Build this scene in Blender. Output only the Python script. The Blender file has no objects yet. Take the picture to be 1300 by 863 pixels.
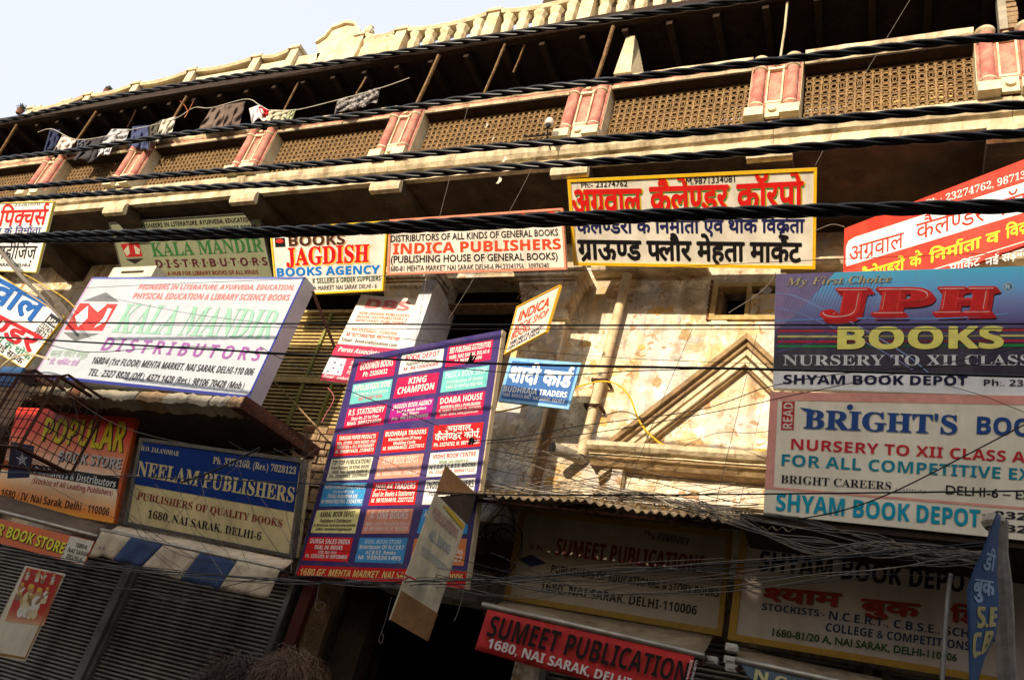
import bpy, bmesh, math, random
import numpy as np
from mathutils import Vector, Matrix
sc = bpy.context.scene
COL = sc.collection
rnd = random.Random(11)
R = math.radians

# ------------------------------------------------------------------ camera, world, sun, exposure
EYE = 1.6
CM = np.array([[0.90578066, 0.35485738, 0.23159802], [0.00886539, 0.53055898, -0.84760166], [-0.42365411, 0.7697944, 0.47742411]])
_u, _s, _v = np.linalg.svd(CM); CM = _u @ _v          # rows: camera right, down, forward in world axes
cam = bpy.data.cameras.new('camera')
camo = bpy.data.objects.new('camera', cam); COL.objects.link(camo)
cam.sensor_width = 36.0; cam.lens = 1011 / 1300 * 36; cam.clip_start = 0.05; cam.clip_end = 2000
_m = Matrix([list(CM[0]), list(-CM[1]), list(-CM[2])]).transposed().to_4x4()
_m.translation = Vector((0, 0, EYE)); camo.matrix_world = _m
sc.camera = camo
SUN_EL, SUN_AZ_LEFT = 14.0, 9.0                       # sun behind the camera, to its left
world = bpy.data.worlds.new('World'); sc.world = world; world.use_nodes = True
wn = world.node_tree
sky = wn.nodes.new('ShaderNodeTexSky'); sky.sky_type = 'NISHITA'; sky.sun_disc = False
sky.sun_elevation = R(SUN_EL)
sd = Vector((-math.sin(R(SUN_AZ_LEFT)) * math.cos(R(SUN_EL)), -math.cos(R(SUN_AZ_LEFT)) * math.cos(R(SUN_EL)), math.sin(R(SUN_EL))))  # towards the sun
sky.sun_rotation = math.atan2(sd.x, sd.y)
sky.air_density = 1.0; sky.dust_density = 5.0; sky.ozone_density = 1.0
hz = wn.nodes.new('ShaderNodeMixRGB'); hz.blend_type = 'MIX'; hz.inputs[0].default_value = .7; hz.inputs[2].default_value = (6.1, 6.35, 7.0, 1)   # pale city haze over the whole sky
wn.links.new(sky.outputs[0], hz.inputs[1]); wn.links.new(hz.outputs[0], wn.nodes['Background'].inputs[0])
wn.nodes['Background'].inputs[1].default_value = 0.115
sun = bpy.data.lights.new('sun', 'SUN'); sun.energy = 3.5; sun.angle = R(0.6); sun.color = (1.0, 0.86, 0.67)
suno = bpy.data.objects.new('sun', sun); COL.objects.link(suno)
suno.rotation_euler = (-sd).to_track_quat('-Z', 'Y').to_euler(); suno.location = (-10, -10, 20)
sc.view_settings.view_transform = 'Standard'; sc.view_settings.look = 'None'
sc.view_settings.exposure = 0.76; sc.view_settings.gamma = 1.0

# ------------------------------------------------------------------ pixels of the survey photo -> points of the place
def ray(x, y):
    return CM.T @ np.array([x - 650, y - 431.5, 1011.0])
def P(x, y, Y):
    r = ray(x, y); p = r * (Y / r[1]); return Vector((p[0], p[1], p[2] + EYE))

# ------------------------------------------------------------------ materials
MATS = {}
def srgb(c):
    return tuple(((v / 255) / 12.92 if v / 255 <= .04045 else ((v / 255 + .055) / 1.055) ** 2.4) for v in c) + (1,)
def mat(name, col, rough=.8, dirt=None, damt=.5, scale=4.0, bump=0.0, bscale=40, metal=0.0, spec=.3, streak=False, var=.12, lin=False):
    if name in MATS: return MATS[name]
    m = bpy.data.materials.new(name); m.use_nodes = True; MATS[name] = m
    nt = m.node_tree; b = nt.nodes['Principled BSDF']; L = nt.links.new
    c = col if lin else srgb(col)
    c = tuple(c[:3]) + (1,)
    b.inputs['Roughness'].default_value = rough; b.inputs['Metallic'].default_value = metal
    b.inputs['Specular IOR Level'].default_value = spec
    tc = nt.nodes.new('ShaderNodeTexCoord')
    n1 = nt.nodes.new('ShaderNodeTexNoise'); n1.inputs['Scale'].default_value = scale; n1.inputs['Detail'].default_value = 8; n1.inputs['Roughness'].default_value = .65
    mp = nt.nodes.new('ShaderNodeMapping'); L(tc.outputs['Object'], mp.inputs[0]); L(mp.outputs[0], n1.inputs[0])
    if streak: mp.inputs['Scale'].default_value = (1.6, 1.6, .28)
    hv = nt.nodes.new('ShaderNodeMixRGB'); hv.blend_type = 'MULTIPLY'; hv.inputs[0].default_value = 1
    hv.inputs[1].default_value = c
    cr = nt.nodes.new('ShaderNodeValToRGB'); cr.color_ramp.elements[0].position = .3; cr.color_ramp.elements[1].position = .7
    lo = max(0, 1 - var * 2); cr.color_ramp.elements[0].color = (lo, lo, lo, 1); cr.color_ramp.elements[1].color = (1, 1, 1, 1)
    n2 = nt.nodes.new('ShaderNodeTexNoise'); n2.inputs['Scale'].default_value = scale * 3.1; n2.inputs['Detail'].default_value = 6
    L(tc.outputs['Object'], n2.inputs[0]); L(n2.outputs[0], cr.inputs[0]); L(cr.outputs[0], hv.inputs[2])
    out = hv.outputs[0]
    if dirt is not None:
        mx = nt.nodes.new('ShaderNodeMixRGB'); mx.inputs[2].default_value = srgb(dirt)
        r2 = nt.nodes.new('ShaderNodeValToRGB'); r2.color_ramp.elements[0].position = .42; r2.color_ramp.elements[1].position = .72
        r2.color_ramp.elements[1].color = (damt, damt, damt, 1)
        L(n1.outputs[0], r2.inputs[0]); L(r2.outputs[0], mx.inputs[0]); L(out, mx.inputs[1]); out = mx.outputs[0]
    L(out, b.inputs['Base Color'])
    if bump:
        nb = nt.nodes.new('ShaderNodeTexNoise'); nb.inputs['Scale'].default_value = bscale; nb.inputs['Detail'].default_value = 7
        bp = nt.nodes.new('ShaderNodeBump'); bp.inputs['Strength'].default_value = bump; bp.inputs['Distance'].default_value = .02
        L(tc.outputs['Object'], nb.inputs[0]); L(nb.outputs[0], bp.inputs['Height']); L(bp.outputs[0], b.inputs['Normal'])
    return m
def paint(c, rough=.55):
    return mat('paint_%02x%02x%02x' % tuple(c), c, rough, var=.10, scale=6, dirt=tuple(int(v * .78 + 14) for v in c), damt=.3, spec=.12)
def vinyl(c, rough=.45, d=.4):
    return mat('board_%02x%02x%02x' % tuple(c), c, rough, var=.05, scale=3, dirt=(120, 105, 80), damt=d, streak=True, spec=.15)
def stucco():
    m = mat('stucco', (240, 222, 188), .92, dirt=(150, 128, 95), damt=.5, scale=1.7, bump=.55, bscale=22, var=.16, streak=True)
    nt = m.node_tree; L = nt.links.new; b = nt.nodes['Principled BSDF']
    src = b.inputs['Base Color'].links[0].from_socket
    tc = nt.nodes['Texture Coordinate']
    # peeled patches: ochre undercoat, and paler bluish whitewash
    for sc_, col, lo, hi, amt in ((2.9, (224, 186, 122), .53, .57, .7), (1.35, (196, 192, 188), .46, .58, .85), (5.7, (250, 240, 212), .55, .60, .75), (8.5, (160, 116, 66), .60, .63, .8), (5.1, (170, 142, 100), .52, .66, .7), (.9, (150, 130, 100), .55, .75, .6)):
        n = nt.nodes.new('ShaderNodeTexNoise'); n.inputs['Scale'].default_value = sc_; n.inputs['Detail'].default_value = 9; n.inputs['Roughness'].default_value = .6; n.inputs['Distortion'].default_value = .4
        mp = nt.nodes.new('ShaderNodeMapping'); mp.inputs['Location'].default_value = (sc_ * 3, 1, sc_); L(tc.outputs['Object'], mp.inputs[0]); L(mp.outputs[0], n.inputs[0])
        r = nt.nodes.new('ShaderNodeValToRGB'); r.color_ramp.elements[0].position = lo; r.color_ramp.elements[1].position = hi; r.color_ramp.elements[1].color = (amt,) * 3 + (1,)
        mx = nt.nodes.new('ShaderNodeMixRGB'); mx.inputs[2].default_value = srgb(col)
        L(n.outputs[0], r.inputs[0]); L(r.outputs[0], mx.inputs[0]); L(src, mx.inputs[1]); src = mx.outputs[0]
    # long rain drips and soot
    nz = nt.nodes.new('ShaderNodeTexNoise'); nz.inputs['Scale'].default_value = 7; nz.inputs['Detail'].default_value = 6
    mz = nt.nodes.new('ShaderNodeMapping'); mz.inputs['Scale'].default_value = (1, 1, .12); L(tc.outputs['Object'], mz.inputs[0]); L(mz.outputs[0], nz.inputs[0])
    rz = nt.nodes.new('ShaderNodeValToRGB'); rz.color_ramp.elements[0].position = .50; rz.color_ramp.elements[1].position = .72; rz.color_ramp.elements[1].color = (.6,) * 3 + (1,)
    xz = nt.nodes.new('ShaderNodeMixRGB'); xz.inputs[2].default_value = srgb((126, 100, 68)); L(nz.outputs[0], rz.inputs[0]); L(rz.outputs[0], xz.inputs[0]); L(src, xz.inputs[1]); src = xz.outputs[0]
    # fine cracks
    v = nt.nodes.new('ShaderNodeTexVoronoi'); v.feature = 'DISTANCE_TO_EDGE'; v.inputs['Scale'].default_value = 2.1
    nd = nt.nodes.new('ShaderNodeTexNoise'); nd.inputs['Scale'].default_value = 3; nd.inputs['Detail'].default_value = 5
    ad = nt.nodes.new('ShaderNodeMixRGB'); ad.inputs[0].default_value = .35; L(tc.outputs['Object'], ad.inputs[1]); L(tc.outputs['Object'], nd.inputs[0]); L(nd.outputs[1], ad.inputs[2]); L(ad.outputs[0], v.inputs['Vector'])
    r = nt.nodes.new('ShaderNodeValToRGB'); r.color_ramp.elements[0].position = .0; r.color_ramp.elements[0].color = (.55,) * 3 + (1,); r.color_ramp.elements[1].position = .008; r.color_ramp.elements[1].color = (0, 0, 0, 1)
    mx = nt.nodes.new('ShaderNodeMixRGB'); mx.inputs[2].default_value = srgb((110, 88, 60))
    L(v.outputs['Distance'], r.inputs[0]); L(r.outputs[0], mx.inputs[0]); L(src, mx.inputs[1]); L(mx.outputs[0], b.inputs['Base Color'])
    return m

# ------------------------------------------------------------------ mesh building
class MB:
    def __init__(s): s.v = []; s.f = []; s.m = []; s.ms = []; s.smooth = False; s.uv = None
    def mi(s, m):
        if m not in s.ms: s.ms.append(m)
        return s.ms.index(m)
    def face(s, pts, m=None):
        i = len(s.v); s.v += [Vector(p) for p in pts]; s.f.append(tuple(range(i, i + len(pts)))); s.m.append(s.mi(m) if m else 0)
    def hexa(s, p, m=None):                 # p: 4 front corners, 4 back corners, same order
        i = len(s.v); s.v += [Vector(q) for q in p]; k = s.mi(m) if m else 0
        for f in ((0, 1, 2, 3), (7, 6, 5, 4), (0, 4, 5, 1), (1, 5, 6, 2), (2, 6, 7, 3), (3, 7, 4, 0)):
            s.f.append(tuple(i + a for a in f)); s.m.append(k)
        return s
    def box(s, x0, x1, y0, y1, z0, z1, m=None):
        return s.hexa([(x0, y0, z0), (x1, y0, z0), (x1, y0, z1), (x0, y0, z1), (x0, y1, z0), (x1, y1, z0), (x1, y1, z1), (x0, y1, z1)], m)
    def prism(s, poly, vec, m=None):        # poly: 3d polygon, extruded along vec
        i = len(s.v); n = len(poly); vec = Vector(vec); k = s.mi(m) if m else 0
        s.v += [Vector(q) for q in poly] + [Vector(q) + vec for q in poly]
        s.f.append(tuple(range(i, i + n))); s.f.append(tuple(range(i + 2 * n - 1, i + n - 1, -1))); s.m += [k, k]
        for a in range(n):
            b = (a + 1) % n; s.f.append((i + b, i + a, i + n + a, i + n + b)); s.m.append(k)
        return s
    def profile(s, prof, x0, x1, m=None, seg=1, jit=0):   # prof: (y, z) outline swept along X
        n = len(prof); i = len(s.v); k = s.mi(m) if m else 0
        for a in range(seg + 1):
            x = x0 + (x1 - x0) * a / seg
            for y, z in prof: s.v.append(Vector((x, y + rnd.uniform(-jit, jit), z + rnd.uniform(-jit, jit))))
        for a in range(seg):
            for b in range(n):
                c = (b + 1) % n; s.f.append((i + a * n + b, i + (a + 1) * n + b, i + (a + 1) * n + c, i + a * n + c)); s.m.append(k)
        s.f.append(tuple(i + b for b in range(n))); s.f.append(tuple(i + seg * n + b for b in reversed(range(n)))); s.m += [k, k]
        return s
    def tube(s, pts, r, n=6, m=None, cap=True, open_=False):
        pts = [Vector(p) for p in pts]; i = len(s.v); k = s.mi(m) if m else 0
        t0 = (pts[1] - pts[0]).normalized(); nrm = t0.orthogonal().normalized()
        for j, p in enumerate(pts):
            t = (pts[min(j + 1, len(pts) - 1)] - pts[max(j - 1, 0)]).normalized()
            nrm = (nrm - t * nrm.dot(t)).normalized(); bn = t.cross(nrm)
            rr = r[j] if isinstance(r, (list, tuple)) else r
            for a in range(n):
                an = 2 * math.pi * a / n; s.v.append(p + (nrm * math.cos(an) + bn * math.sin(an)) * rr)
        for j in range(len(pts) - 1):
            for a in range(n):
                b = (a + 1) % n; s.f.append((i + j * n + a, i + j * n + b, i + (j + 1) * n + b, i + (j + 1) * n + a)); s.m.append(k)
        if cap and not open_:
            s.f.append(tuple(i + a for a in reversed(range(n)))); e = i + (len(pts) - 1) * n
            s.f.append(tuple(e + a for a in range(n))); s.m += [k, k]
        return s
    def lathe(s, c, prof, n=10, m=None, a0=0, a1=2 * math.pi):   # prof (r, z) round a vertical axis at c
        i = len(s.v); k = s.mi(m) if m else 0; full = abs(a1 - a0 - 2 * math.pi) < 1e-6; cols = n if full else n + 1
        for r, z in prof:
            for a in range(cols):
                an = a0 + (a1 - a0) * a / n; s.v.append(Vector((c[0] + r * math.cos(an), c[1] + r * math.sin(an), c[2] + z)))
        for j in range(len(prof) - 1):
            for a in range(n):
                b = (a + 1) % cols; s.f.append((i + j * cols + a, i + j * cols + b, i + (j + 1) * cols + b, i + (j + 1) * cols + a)); s.m.append(k)
        return s
    def grid(s, fn, nu, nv, m=None):
        i = len(s.v); k = s.mi(m) if m else 0
        for b in range(nv + 1):
            for a in range(nu + 1): s.v.append(Vector(fn(a / nu, b / nv)))
        for b in range(nv):
            for a in range(nu):
                q = i + b * (nu + 1) + a; s.f.append((q, q + 1, q + nu + 2, q + nu + 1)); s.m.append(k)
        return s
NM = {}
def base_of(p):
    return Vector(p['_b']) if p is not None else Vector((0, 0, 0))
def obj(name, mb, m=None, parent=None, smooth=False, loc=None, solid=0):
    me = bpy.data.meshes.new(name); b = base_of(parent) if parent is not None else (Vector(loc) if loc is not None else Vector((0, 0, 0)))
    me.from_pydata([tuple(v - b) for v in mb.v], [], mb.f)
    ms = mb.ms if mb.ms else [m]
    for x in ms: me.materials.append(x)
    if mb.ms: me.polygons.foreach_set('material_index', mb.m)
    if smooth: me.polygons.foreach_set('use_smooth', [True] * len(me.polygons))
    if smooth or len(mb.v) < 3000:
        bm = bmesh.new(); bm.from_mesh(me)
        if smooth: bmesh.ops.remove_doubles(bm, verts=bm.verts, dist=1e-5)
        bmesh.ops.recalc_face_normals(bm, faces=bm.faces); bm.to_mesh(me); bm.free()
    if mb.uv is not None:
        l = me.uv_layers.new(name='UVMap')
        for i, lp in enumerate(me.loops): l.data[i].uv = mb.uv[lp.vertex_index] if lp.vertex_index < len(mb.uv) else (0, 0)
    o = bpy.data.objects.new(name, me); COL.objects.link(o)
    if parent is not None: o.parent = parent; o['_b'] = list(b)
    else: o.location = b; o['_b'] = list(b)
    if solid:
        md = o.modifiers.new('s', 'SOLIDIFY'); md.thickness = solid
    return o
def thing(name, loc, label, cat, group=None):
    o = bpy.data.objects.new(name, None); COL.objects.link(o); o.location = loc; o['_b'] = list(loc); o.empty_display_size = .1
    o['label'] = label; o['category'] = cat
    if group: o['group'] = group
    return o
def tag(o, label, cat, group=None, kind=None):
    if label: o['label'] = label
    if cat: o['category'] = cat
    if group: o['group'] = group
    if kind: o['kind'] = kind
    return o
def stuff(o): o['kind'] = 'stuff'; return o
def dup_part(src, parent, off):
    c = src.copy(); COL.objects.link(c); c.parent = parent; c.location = Vector(src.location) + Vector(off); return c
def smooth_path(pts, k=6):
    pts = [Vector(p) for p in pts]
    if len(pts) < 3:
        return [pts[0].lerp(pts[1], i / k) for i in range(k + 1)]
    out = []
    for i in range(len(pts) - 1):
        p0 = pts[max(i - 1, 0)]; p1 = pts[i]; p2 = pts[i + 1]; p3 = pts[min(i + 2, len(pts) - 1)]
        for j in range(k):
            t = j / k
            out.append(.5 * ((2 * p1) + (p2 - p0) * t + (2 * p0 - 5 * p1 + 4 * p2 - p3) * t * t + (3 * p1 - p0 - 3 * p2 + p3) * t ** 3))
    out.append(pts[-1]); return out

# ------------------------------------------------------------------ lettering
def _mapc(t, up, lo, dg):
    r = ''
    for ch in t:
        if 'A' <= ch <= 'Z' and up: r += chr(up + ord(ch) - 65)
        elif 'a' <= ch <= 'z' and lo: r += chr(lo + ord(ch) - 97)
        elif '0' <= ch <= '9' and dg: r += chr(dg + ord(ch) - 48)
        else: r += ch
    return r
STY = {'r': (0, 0, 0), 's': (0x1D5D4, 0x1D5EE, 0x1D7EC), 'S': (0x1D400, 0x1D41A, 0x1D7CE), 'I': (0x1D468, 0x1D482, 0x1D7CE), 'i': (0x1D63C, 0x1D656, 0x1D7EC), 'F': (0x1D56C, 0x1D586, 0x1D7CE)}
REQ = {}      # (string, style, bold, res) -> font object
def request(t, sty, res):
    k = (t, sty, res)
    if k in REQ: return k
    cu = bpy.data.curves.new('t', 'FONT'); cu.body = t if sty == 'D' else _mapc(t, *STY[sty]); cu.size = 1; cu.resolution_u = res
    o = bpy.data.objects.new('t', cu); COL.objects.link(o); REQ[k] = o; return k
TXT = {}
def realise():
    bpy.context.view_layer.update(); dg = bpy.context.evaluated_depsgraph_get()
    for k, o in REQ.items():
        if isinstance(o, tuple): continue
        me = bpy.data.meshes.new_from_object(o.evaluated_get(dg))
        n = len(me.vertices); co = np.empty(n * 3); me.vertices.foreach_get('co', co); co = co.reshape(-1, 3)[:, :2]
        TXT[k] = (co.copy(), [tuple(p.vertices) for p in me.polygons]); bpy.data.meshes.remove(me)
    for k, o in REQ.items():
        cu = o.data; bpy.data.objects.remove(o); bpy.data.curves.remove(cu)
    REQ.clear()
def stroke2(pts, w):
    V = []; F = []
    for a, b in zip(pts[:-1], pts[1:]):
        a = np.array(a, float); b = np.array(b, float); d = b - a; d /= np.linalg.norm(d) + 1e-9; q = np.array([-d[1], d[0]]) * w / 2; e = d * w * .2
        i = len(V); V += [a - q - e, b - q + e, b + q + e, a + q - e]; F.append((i, i + 1, i + 2, i + 3))
    return np.array(V), F
def deva(tokens, bold, res):
    """join pieces of Devanagari: 'x~h' half letter, 'x~r' with a slanted ra below, 'x~e' with a ra hook above"""
    V = []; F = []; x = 0.; H = .62
    for tk in tokens:
        b, _, md = tk.partition('~')
        lead = len(b) - len(b.lstrip(' ')); trail = len(b) - len(b.rstrip(' ')); b = b.strip(' ')
        x += .28 * lead
        if b:
            co, fs = TXT[(b, 'D', res)]
            ref = TXT[(b + 'क', 'D', res)][0][:, 0].max() - TXT[('क', 'D', res)][0][:, 0].max()
            co = co.copy(); adv = ref
            if 'h' in md:
                cut = adv * .66; keep = []
                co[:, 0] = np.minimum(co[:, 0], cut); adv = cut * .96
                fs = [f for f in fs if co[list(f), 0].max() - co[list(f), 0].min() > 1e-6]
            i = len(V); V += [(c[0] + x, c[1]) for c in co]; F += [tuple(i + a for a in f) for f in fs]
            w = .075
            if 'r' in md:
                v, f = stroke2([(x + adv * .74, .20), (x + adv * .30, -.03)], w); i = len(V); V += [tuple(q) for q in v]; F += [tuple(i + a for a in g) for g in f]
            if 'e' in md:
                v, f = stroke2([(x + adv * .72, H + .02), (x + adv * .62, H + .12), (x + adv * .7, H + .24), (x + adv * .92, H + .2)], w * .8); i = len(V); V += [tuple(q) for q in v]; F += [tuple(i + a for a in g) for g in f]
            x += adv
        x += .28 * trail
    return np.array(V), F
def bil(q, u, v):      # q = BL, BR, TR, TL
    return (q[0][0] * (1 - u) * (1 - v) + q[1][0] * u * (1 - v) + q[2][0] * u * v + q[3][0] * (1 - u) * v,
            q[0][1] * (1 - u) * (1 - v) + q[1][1] * u * (1 - v) + q[2][1] * u * v + q[3][1] * (1 - u) * v)
SIGNS = []
class Sign:
    def __init__(s, name, cor, Y, label, cat='sign', yaw=None, tilt=None, panel=None, depth=.04, frame=None, fw=.02, fd=.012, back=None, group=None, pname='panel', side=None, w=.1):
        s.c = [tuple(map(float, p)) for p in cor]      # TL, TR, BR, BL
        cx = sum(p[0] for p in s.c) / 4; cy = sum(p[1] for p in s.c) / 4
        s.cr = ray(cx, cy); s.cr = s.cr / s.cr[1] * Y
        if yaw is None: yaw, tilt = s.solve(w)
        s.basis(R(yaw), R(tilt)); s.yt = (yaw, tilt)
        c3 = [s.pt(*p) for p in s.c]
        base = (c3[2] + c3[3]) / 2
        s.t = thing(name, base, label, cat, group); s.q = []; s.d = depth
        inn = Vector(s.n) * depth; s.inn = inn
        if panel:
            mb = MB(); mb.hexa([c3[3], c3[2], c3[1], c3[0]] + [c3[3] + inn, c3[2] + inn, c3[1] + inn, c3[0] + inn])
            mb.uv = [(0, 0), (1, 0), (1, 1), (0, 1)] * 2
            s.panel = obj(pname, mb, panel, s.t)
        if frame:
            for k in range(4):
                mb = MB(); inset = fw
                W = (c3[1] - c3[0]).length; Hh = (c3[3] - c3[0]).length; du = inset / W; dv = inset / Hh
                o = s.c; I = [s.uvpx(du, 1 - dv), s.uvpx(1 - du, 1 - dv), s.uvpx(1 - du, dv), s.uvpx(du, dv)]
                a, b = k, (k + 1) % 4
                f = [o[a], o[b], I[b], I[a]]
                fr = [s.pt(*p, off=fd) for p in f]; bk = [q + Vector(s.n) * (fd + (.006 if k % 2 else .003) - .0045 + (depth * .5)) for q in fr]
                if k % 2: fr = [q + Vector(s.n) * .0015 for q in fr]
                mb.hexa(fr + bk); obj('frame_bar', mb, frame, s.t)
        SIGNS.append(s)
    def basis(s, ps, th):
        inn = np.array([-math.sin(ps), math.cos(ps), 0]); s.e1 = np.array([math.cos(ps), math.sin(ps), 0])
        s.e2 = np.array([0, 0, 1.]) * math.cos(th) - inn * math.sin(th); s.n = -np.cross(s.e1, s.e2)
        if s.n @ s.cr < 0: s.n = -s.n
    def solve(s, w):
        r = np.array([ray(*p) for p in s.c]); best = (1e9,)
        for yd in range(-60, 61, 3):
            for td in range(-50, 51, 3):
                s.basis(R(yd), R(td)); ds = r @ s.n
                if ds.min() < 40: continue
                q = r / ds[:, None]; c = (w * R(yd)) ** 2 + (w * R(td)) ** 2
                for a, b, o in ((0, 1, s.e2), (3, 2, s.e2), (3, 0, s.e1), (2, 1, s.e1)):
                    v = q[b] - q[a]; c += ((v @ o) / np.linalg.norm(v)) ** 2
                if c < best[0]: best = (c, yd, td)
        return best[1], best[2]
    def pt(s, x, y, off=0.0):
        r = ray(x, y); p = r * ((s.cr @ s.n - off) / (r @ s.n)); return Vector((p[0], p[1], p[2] + EYE))
    def pts(s, q, u, v, off):
        q = np.array(q); u = u[:, None]; v = v[:, None]
        p = q[0] * (1 - u) * (1 - v) + q[1] * u * (1 - v) + q[2] * u * v + q[3] * (1 - u) * v
        r = np.stack([p[:, 0] - 650, p[:, 1] - 431.5, np.full(len(p), 1011.)], 1) @ CM
        w = r * ((s.cr @ s.n - off) / (r @ s.n))[:, None]; w[:, 2] += EYE
        return [Vector(a) for a in w]
    def uvpx(s, u, v):
        return bil([s.c[3], s.c[2], s.c[1], s.c[0]], u, v)
    def poly(s, pts, col, off=.002): s.q.append(('p', pts, col, off)); return s
    def rect(s, u0, v0, u1, v1, col, off=.002):
        return s.poly([s.uvpx(u0, v0), s.uvpx(u1, v0), s.uvpx(u1, v1), s.uvpx(u0, v1)], col, off)
    def disc(s, x, y, rx, ry, col, off=.003, n=14, rot=0):
        return s.poly([(x + rx * math.cos(a) * math.cos(rot) - ry * math.sin(a) * math.sin(rot), y + rx * math.cos(a) * math.sin(rot) + ry * math.sin(a) * math.cos(rot)) for a in [2 * math.pi * i / n for i in range(n)]], col, off)
    def lean(s, x):
        l = s.c[0][0] - s.c[3][0], s.c[3][1] - s.c[0][1]; r = s.c[1][0] - s.c[2][0], s.c[2][1] - s.c[1][1]
        t = (x - (s.c[0][0] + s.c[3][0]) / 2) / (((s.c[1][0] + s.c[2][0]) - (s.c[0][0] + s.c[3][0])) / 2); t = min(max(t, -.3), 1.3)
        return l[0] / l[1] * (1 - t) + r[0] / r[1] * t
    def text(s, t, x0, y0, x1, y1, h, col, sty='s', h1=None, bold=0.0, off=.004, shadow=None, shear=0, res=None, lean=None):
        h1 = h if h1 is None else h1; l0 = (s.lean(x0) if lean is None else lean) + shear; l1 = (s.lean(x1) if lean is None else lean) + shear
        quad = [(x0, y0), (x1, y1), (x1 + l1 * h1, y1 - h1), (x0 + l0 * h, y0 - h)]
        return s.textq(t, quad, col, sty, bold, off, shadow, res or (2 if max(h, h1) < 10 else 3 if max(h, h1) < 20 else 5))
    def textq(s, t, quad, col, sty='s', bold=0.0, off=.004, shadow=None, res=2):
        if isinstance(t, list):
            for tk in t:
                b = tk.partition('~')[0].strip(' ')
                if b: request(b, 'D', res); request(b + 'क', 'D', res)
            request('क', 'D', res)
        else: request(t, sty, res); request('H', sty, 3)
        for dx, dy, c2, o2 in (shadow or []):
            s.q.append(('t', t, [(x + dx, y + dy) for x, y in quad], c2, sty, bold, off - o2, res))
        s.q.append(('t', t, quad, col, sty, bold, off, res)); return s
    def build(s, name='lettering'):
        if not s.q: return
        mb = MB()
        for it in s.q:
            if it[0] == 'p':
                mb.face([s.pt(x, y, it[3]) for x, y in it[1]], paint(it[2]) if not hasattr(it[2], 'name') else it[2])
            else:
                _, t, quad, col, sty, bold, off, res = it
                if isinstance(t, list): co, fs = deva(t, bold, res); y1 = .62
                else: co, fs = TXT[(t, sty, res)]; y1 = TXT[('H', sty, 3)][0][:, 1].max()
                if len(co) == 0: continue
                co = np.array(co); x0, x1 = co[:, 0].min(), co[:, 0].max(); i = len(mb.v); k = mb.mi(paint(col))
                if sty not in 'rD': bold = 0 if bold < .02 else bold * .6
                ring_ = [(0, 0)] + ([(bold * math.cos(q), bold * math.sin(q)) for q in ([i_ * math.pi / 3 + .3 for i_ in range(6)] if bold >= .02 else [.6, 2.2, 3.8, 5.4])] if bold > 0 else [])
                for n_, (ex, ey) in enumerate(ring_):
                    i = len(mb.v); o_ = off - n_ * .00008
                    u = (co[:, 0] + ex - x0) / (x1 - x0); v = (co[:, 1] + ey) / y1
                    mb.v += s.pts(quad, u, v, o_)
                    for f in fs: mb.f.append(tuple(i + a for a in f)); mb.m.append(k)
        o = obj(name, mb, None, s.t)
        return o
# ------------------------------------------------------------------ shared materials
M_ST = stucco()
M_CREAM = mat('cream_moulding', (230, 212, 174), .85, dirt=(112, 90, 60), damt=.95, scale=3.5, bump=.4, bscale=30, var=.14, streak=True)
M_CREAM2 = mat('cream_parapet', (232, 216, 178), .85, dirt=(160, 130, 88), damt=.7, scale=5, bump=.3, var=.08)
M_PINK = mat('faded_red_paint', (186, 112, 98), .85, dirt=(226, 180, 150), damt=.6, scale=7, bump=.3, var=.15)
M_DARKPL = mat('dark_plaster', (88, 72, 54), .95, dirt=(36, 28, 22), damt=.8, scale=1.8, bump=.6, var=.25)  # dark colour carries the shade of the balcony soffit and corbels
M_BLACKPL = mat('dark_interior', (30, 26, 23), .97, dirt=(14, 12, 10), damt=.7, scale=2, bump=.3, var=.3)  # near-black colour stands in for the darkness of unlit rooms and hollows
M_WOOD = mat('old_timber', (164, 130, 92), .9, dirt=(60, 42, 28), damt=.6, scale=9, bump=.4, var=.2, streak=True)
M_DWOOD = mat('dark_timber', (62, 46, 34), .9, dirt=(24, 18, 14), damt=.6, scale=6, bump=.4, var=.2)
M_CONC = mat('grey_concrete', (176, 166, 146), .92, dirt=(104, 92, 72), damt=.6, scale=4, bump=.5, var=.15)
M_RUST = mat('rusty_iron', (84, 50, 34), .85, dirt=(40, 24, 18), damt=.7, scale=14, bump=.5, metal=.2, var=.25)
M_BRICK = mat('weathered_brick', (150, 100, 72), .95, dirt=(92, 72, 56), damt=.7, scale=7, bump=.8, bscale=50, var=.25)
M_BRICK2 = mat('pale_brick', (178, 148, 112), .95, dirt=(100, 80, 60), damt=.6, scale=6, bump=.8, bscale=50, var=.25)
M_METAL = mat('dull_steel', (132, 130, 126), .5, dirt=(92, 80, 66), damt=.6, scale=6, metal=.6, var=.15)
M_SHUT = mat('shutter_steel', (176, 170, 160), .45, dirt=(66, 58, 50), damt=.5, scale=3, metal=.35, var=.15)
M_BLACKW = mat('black_cable_sheath', (14, 14, 16), .38, var=.1, spec=.5)
M_WIRE = mat('black_wire', (20, 19, 18), .5, var=.1)
M_WGREY = mat('dusty_grey_wire', (120, 110, 98), .7, var=.2, scale=12)
M_YWIRE = mat('yellow_cable', (226, 184, 48), .5, var=.1)
M_GRILLE = mat('ochre_grille', (158, 126, 84), .85, dirt=(110, 84, 54), damt=.8, scale=5, bump=.3, var=.25)
M_SLAT = mat('bleached_slat', (214, 186, 122), .85, dirt=(130, 100, 60), damt=.6, scale=5, var=.2)
M_OLIVE = mat('olive_batten', (150, 148, 78), .8, dirt=(90, 84, 48), damt=.5, scale=8, var=.15)
M_PIPE = mat('painted_pipe', (224, 204, 164), .7, dirt=(150, 116, 76), damt=.6, scale=6, var=.12)
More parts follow.
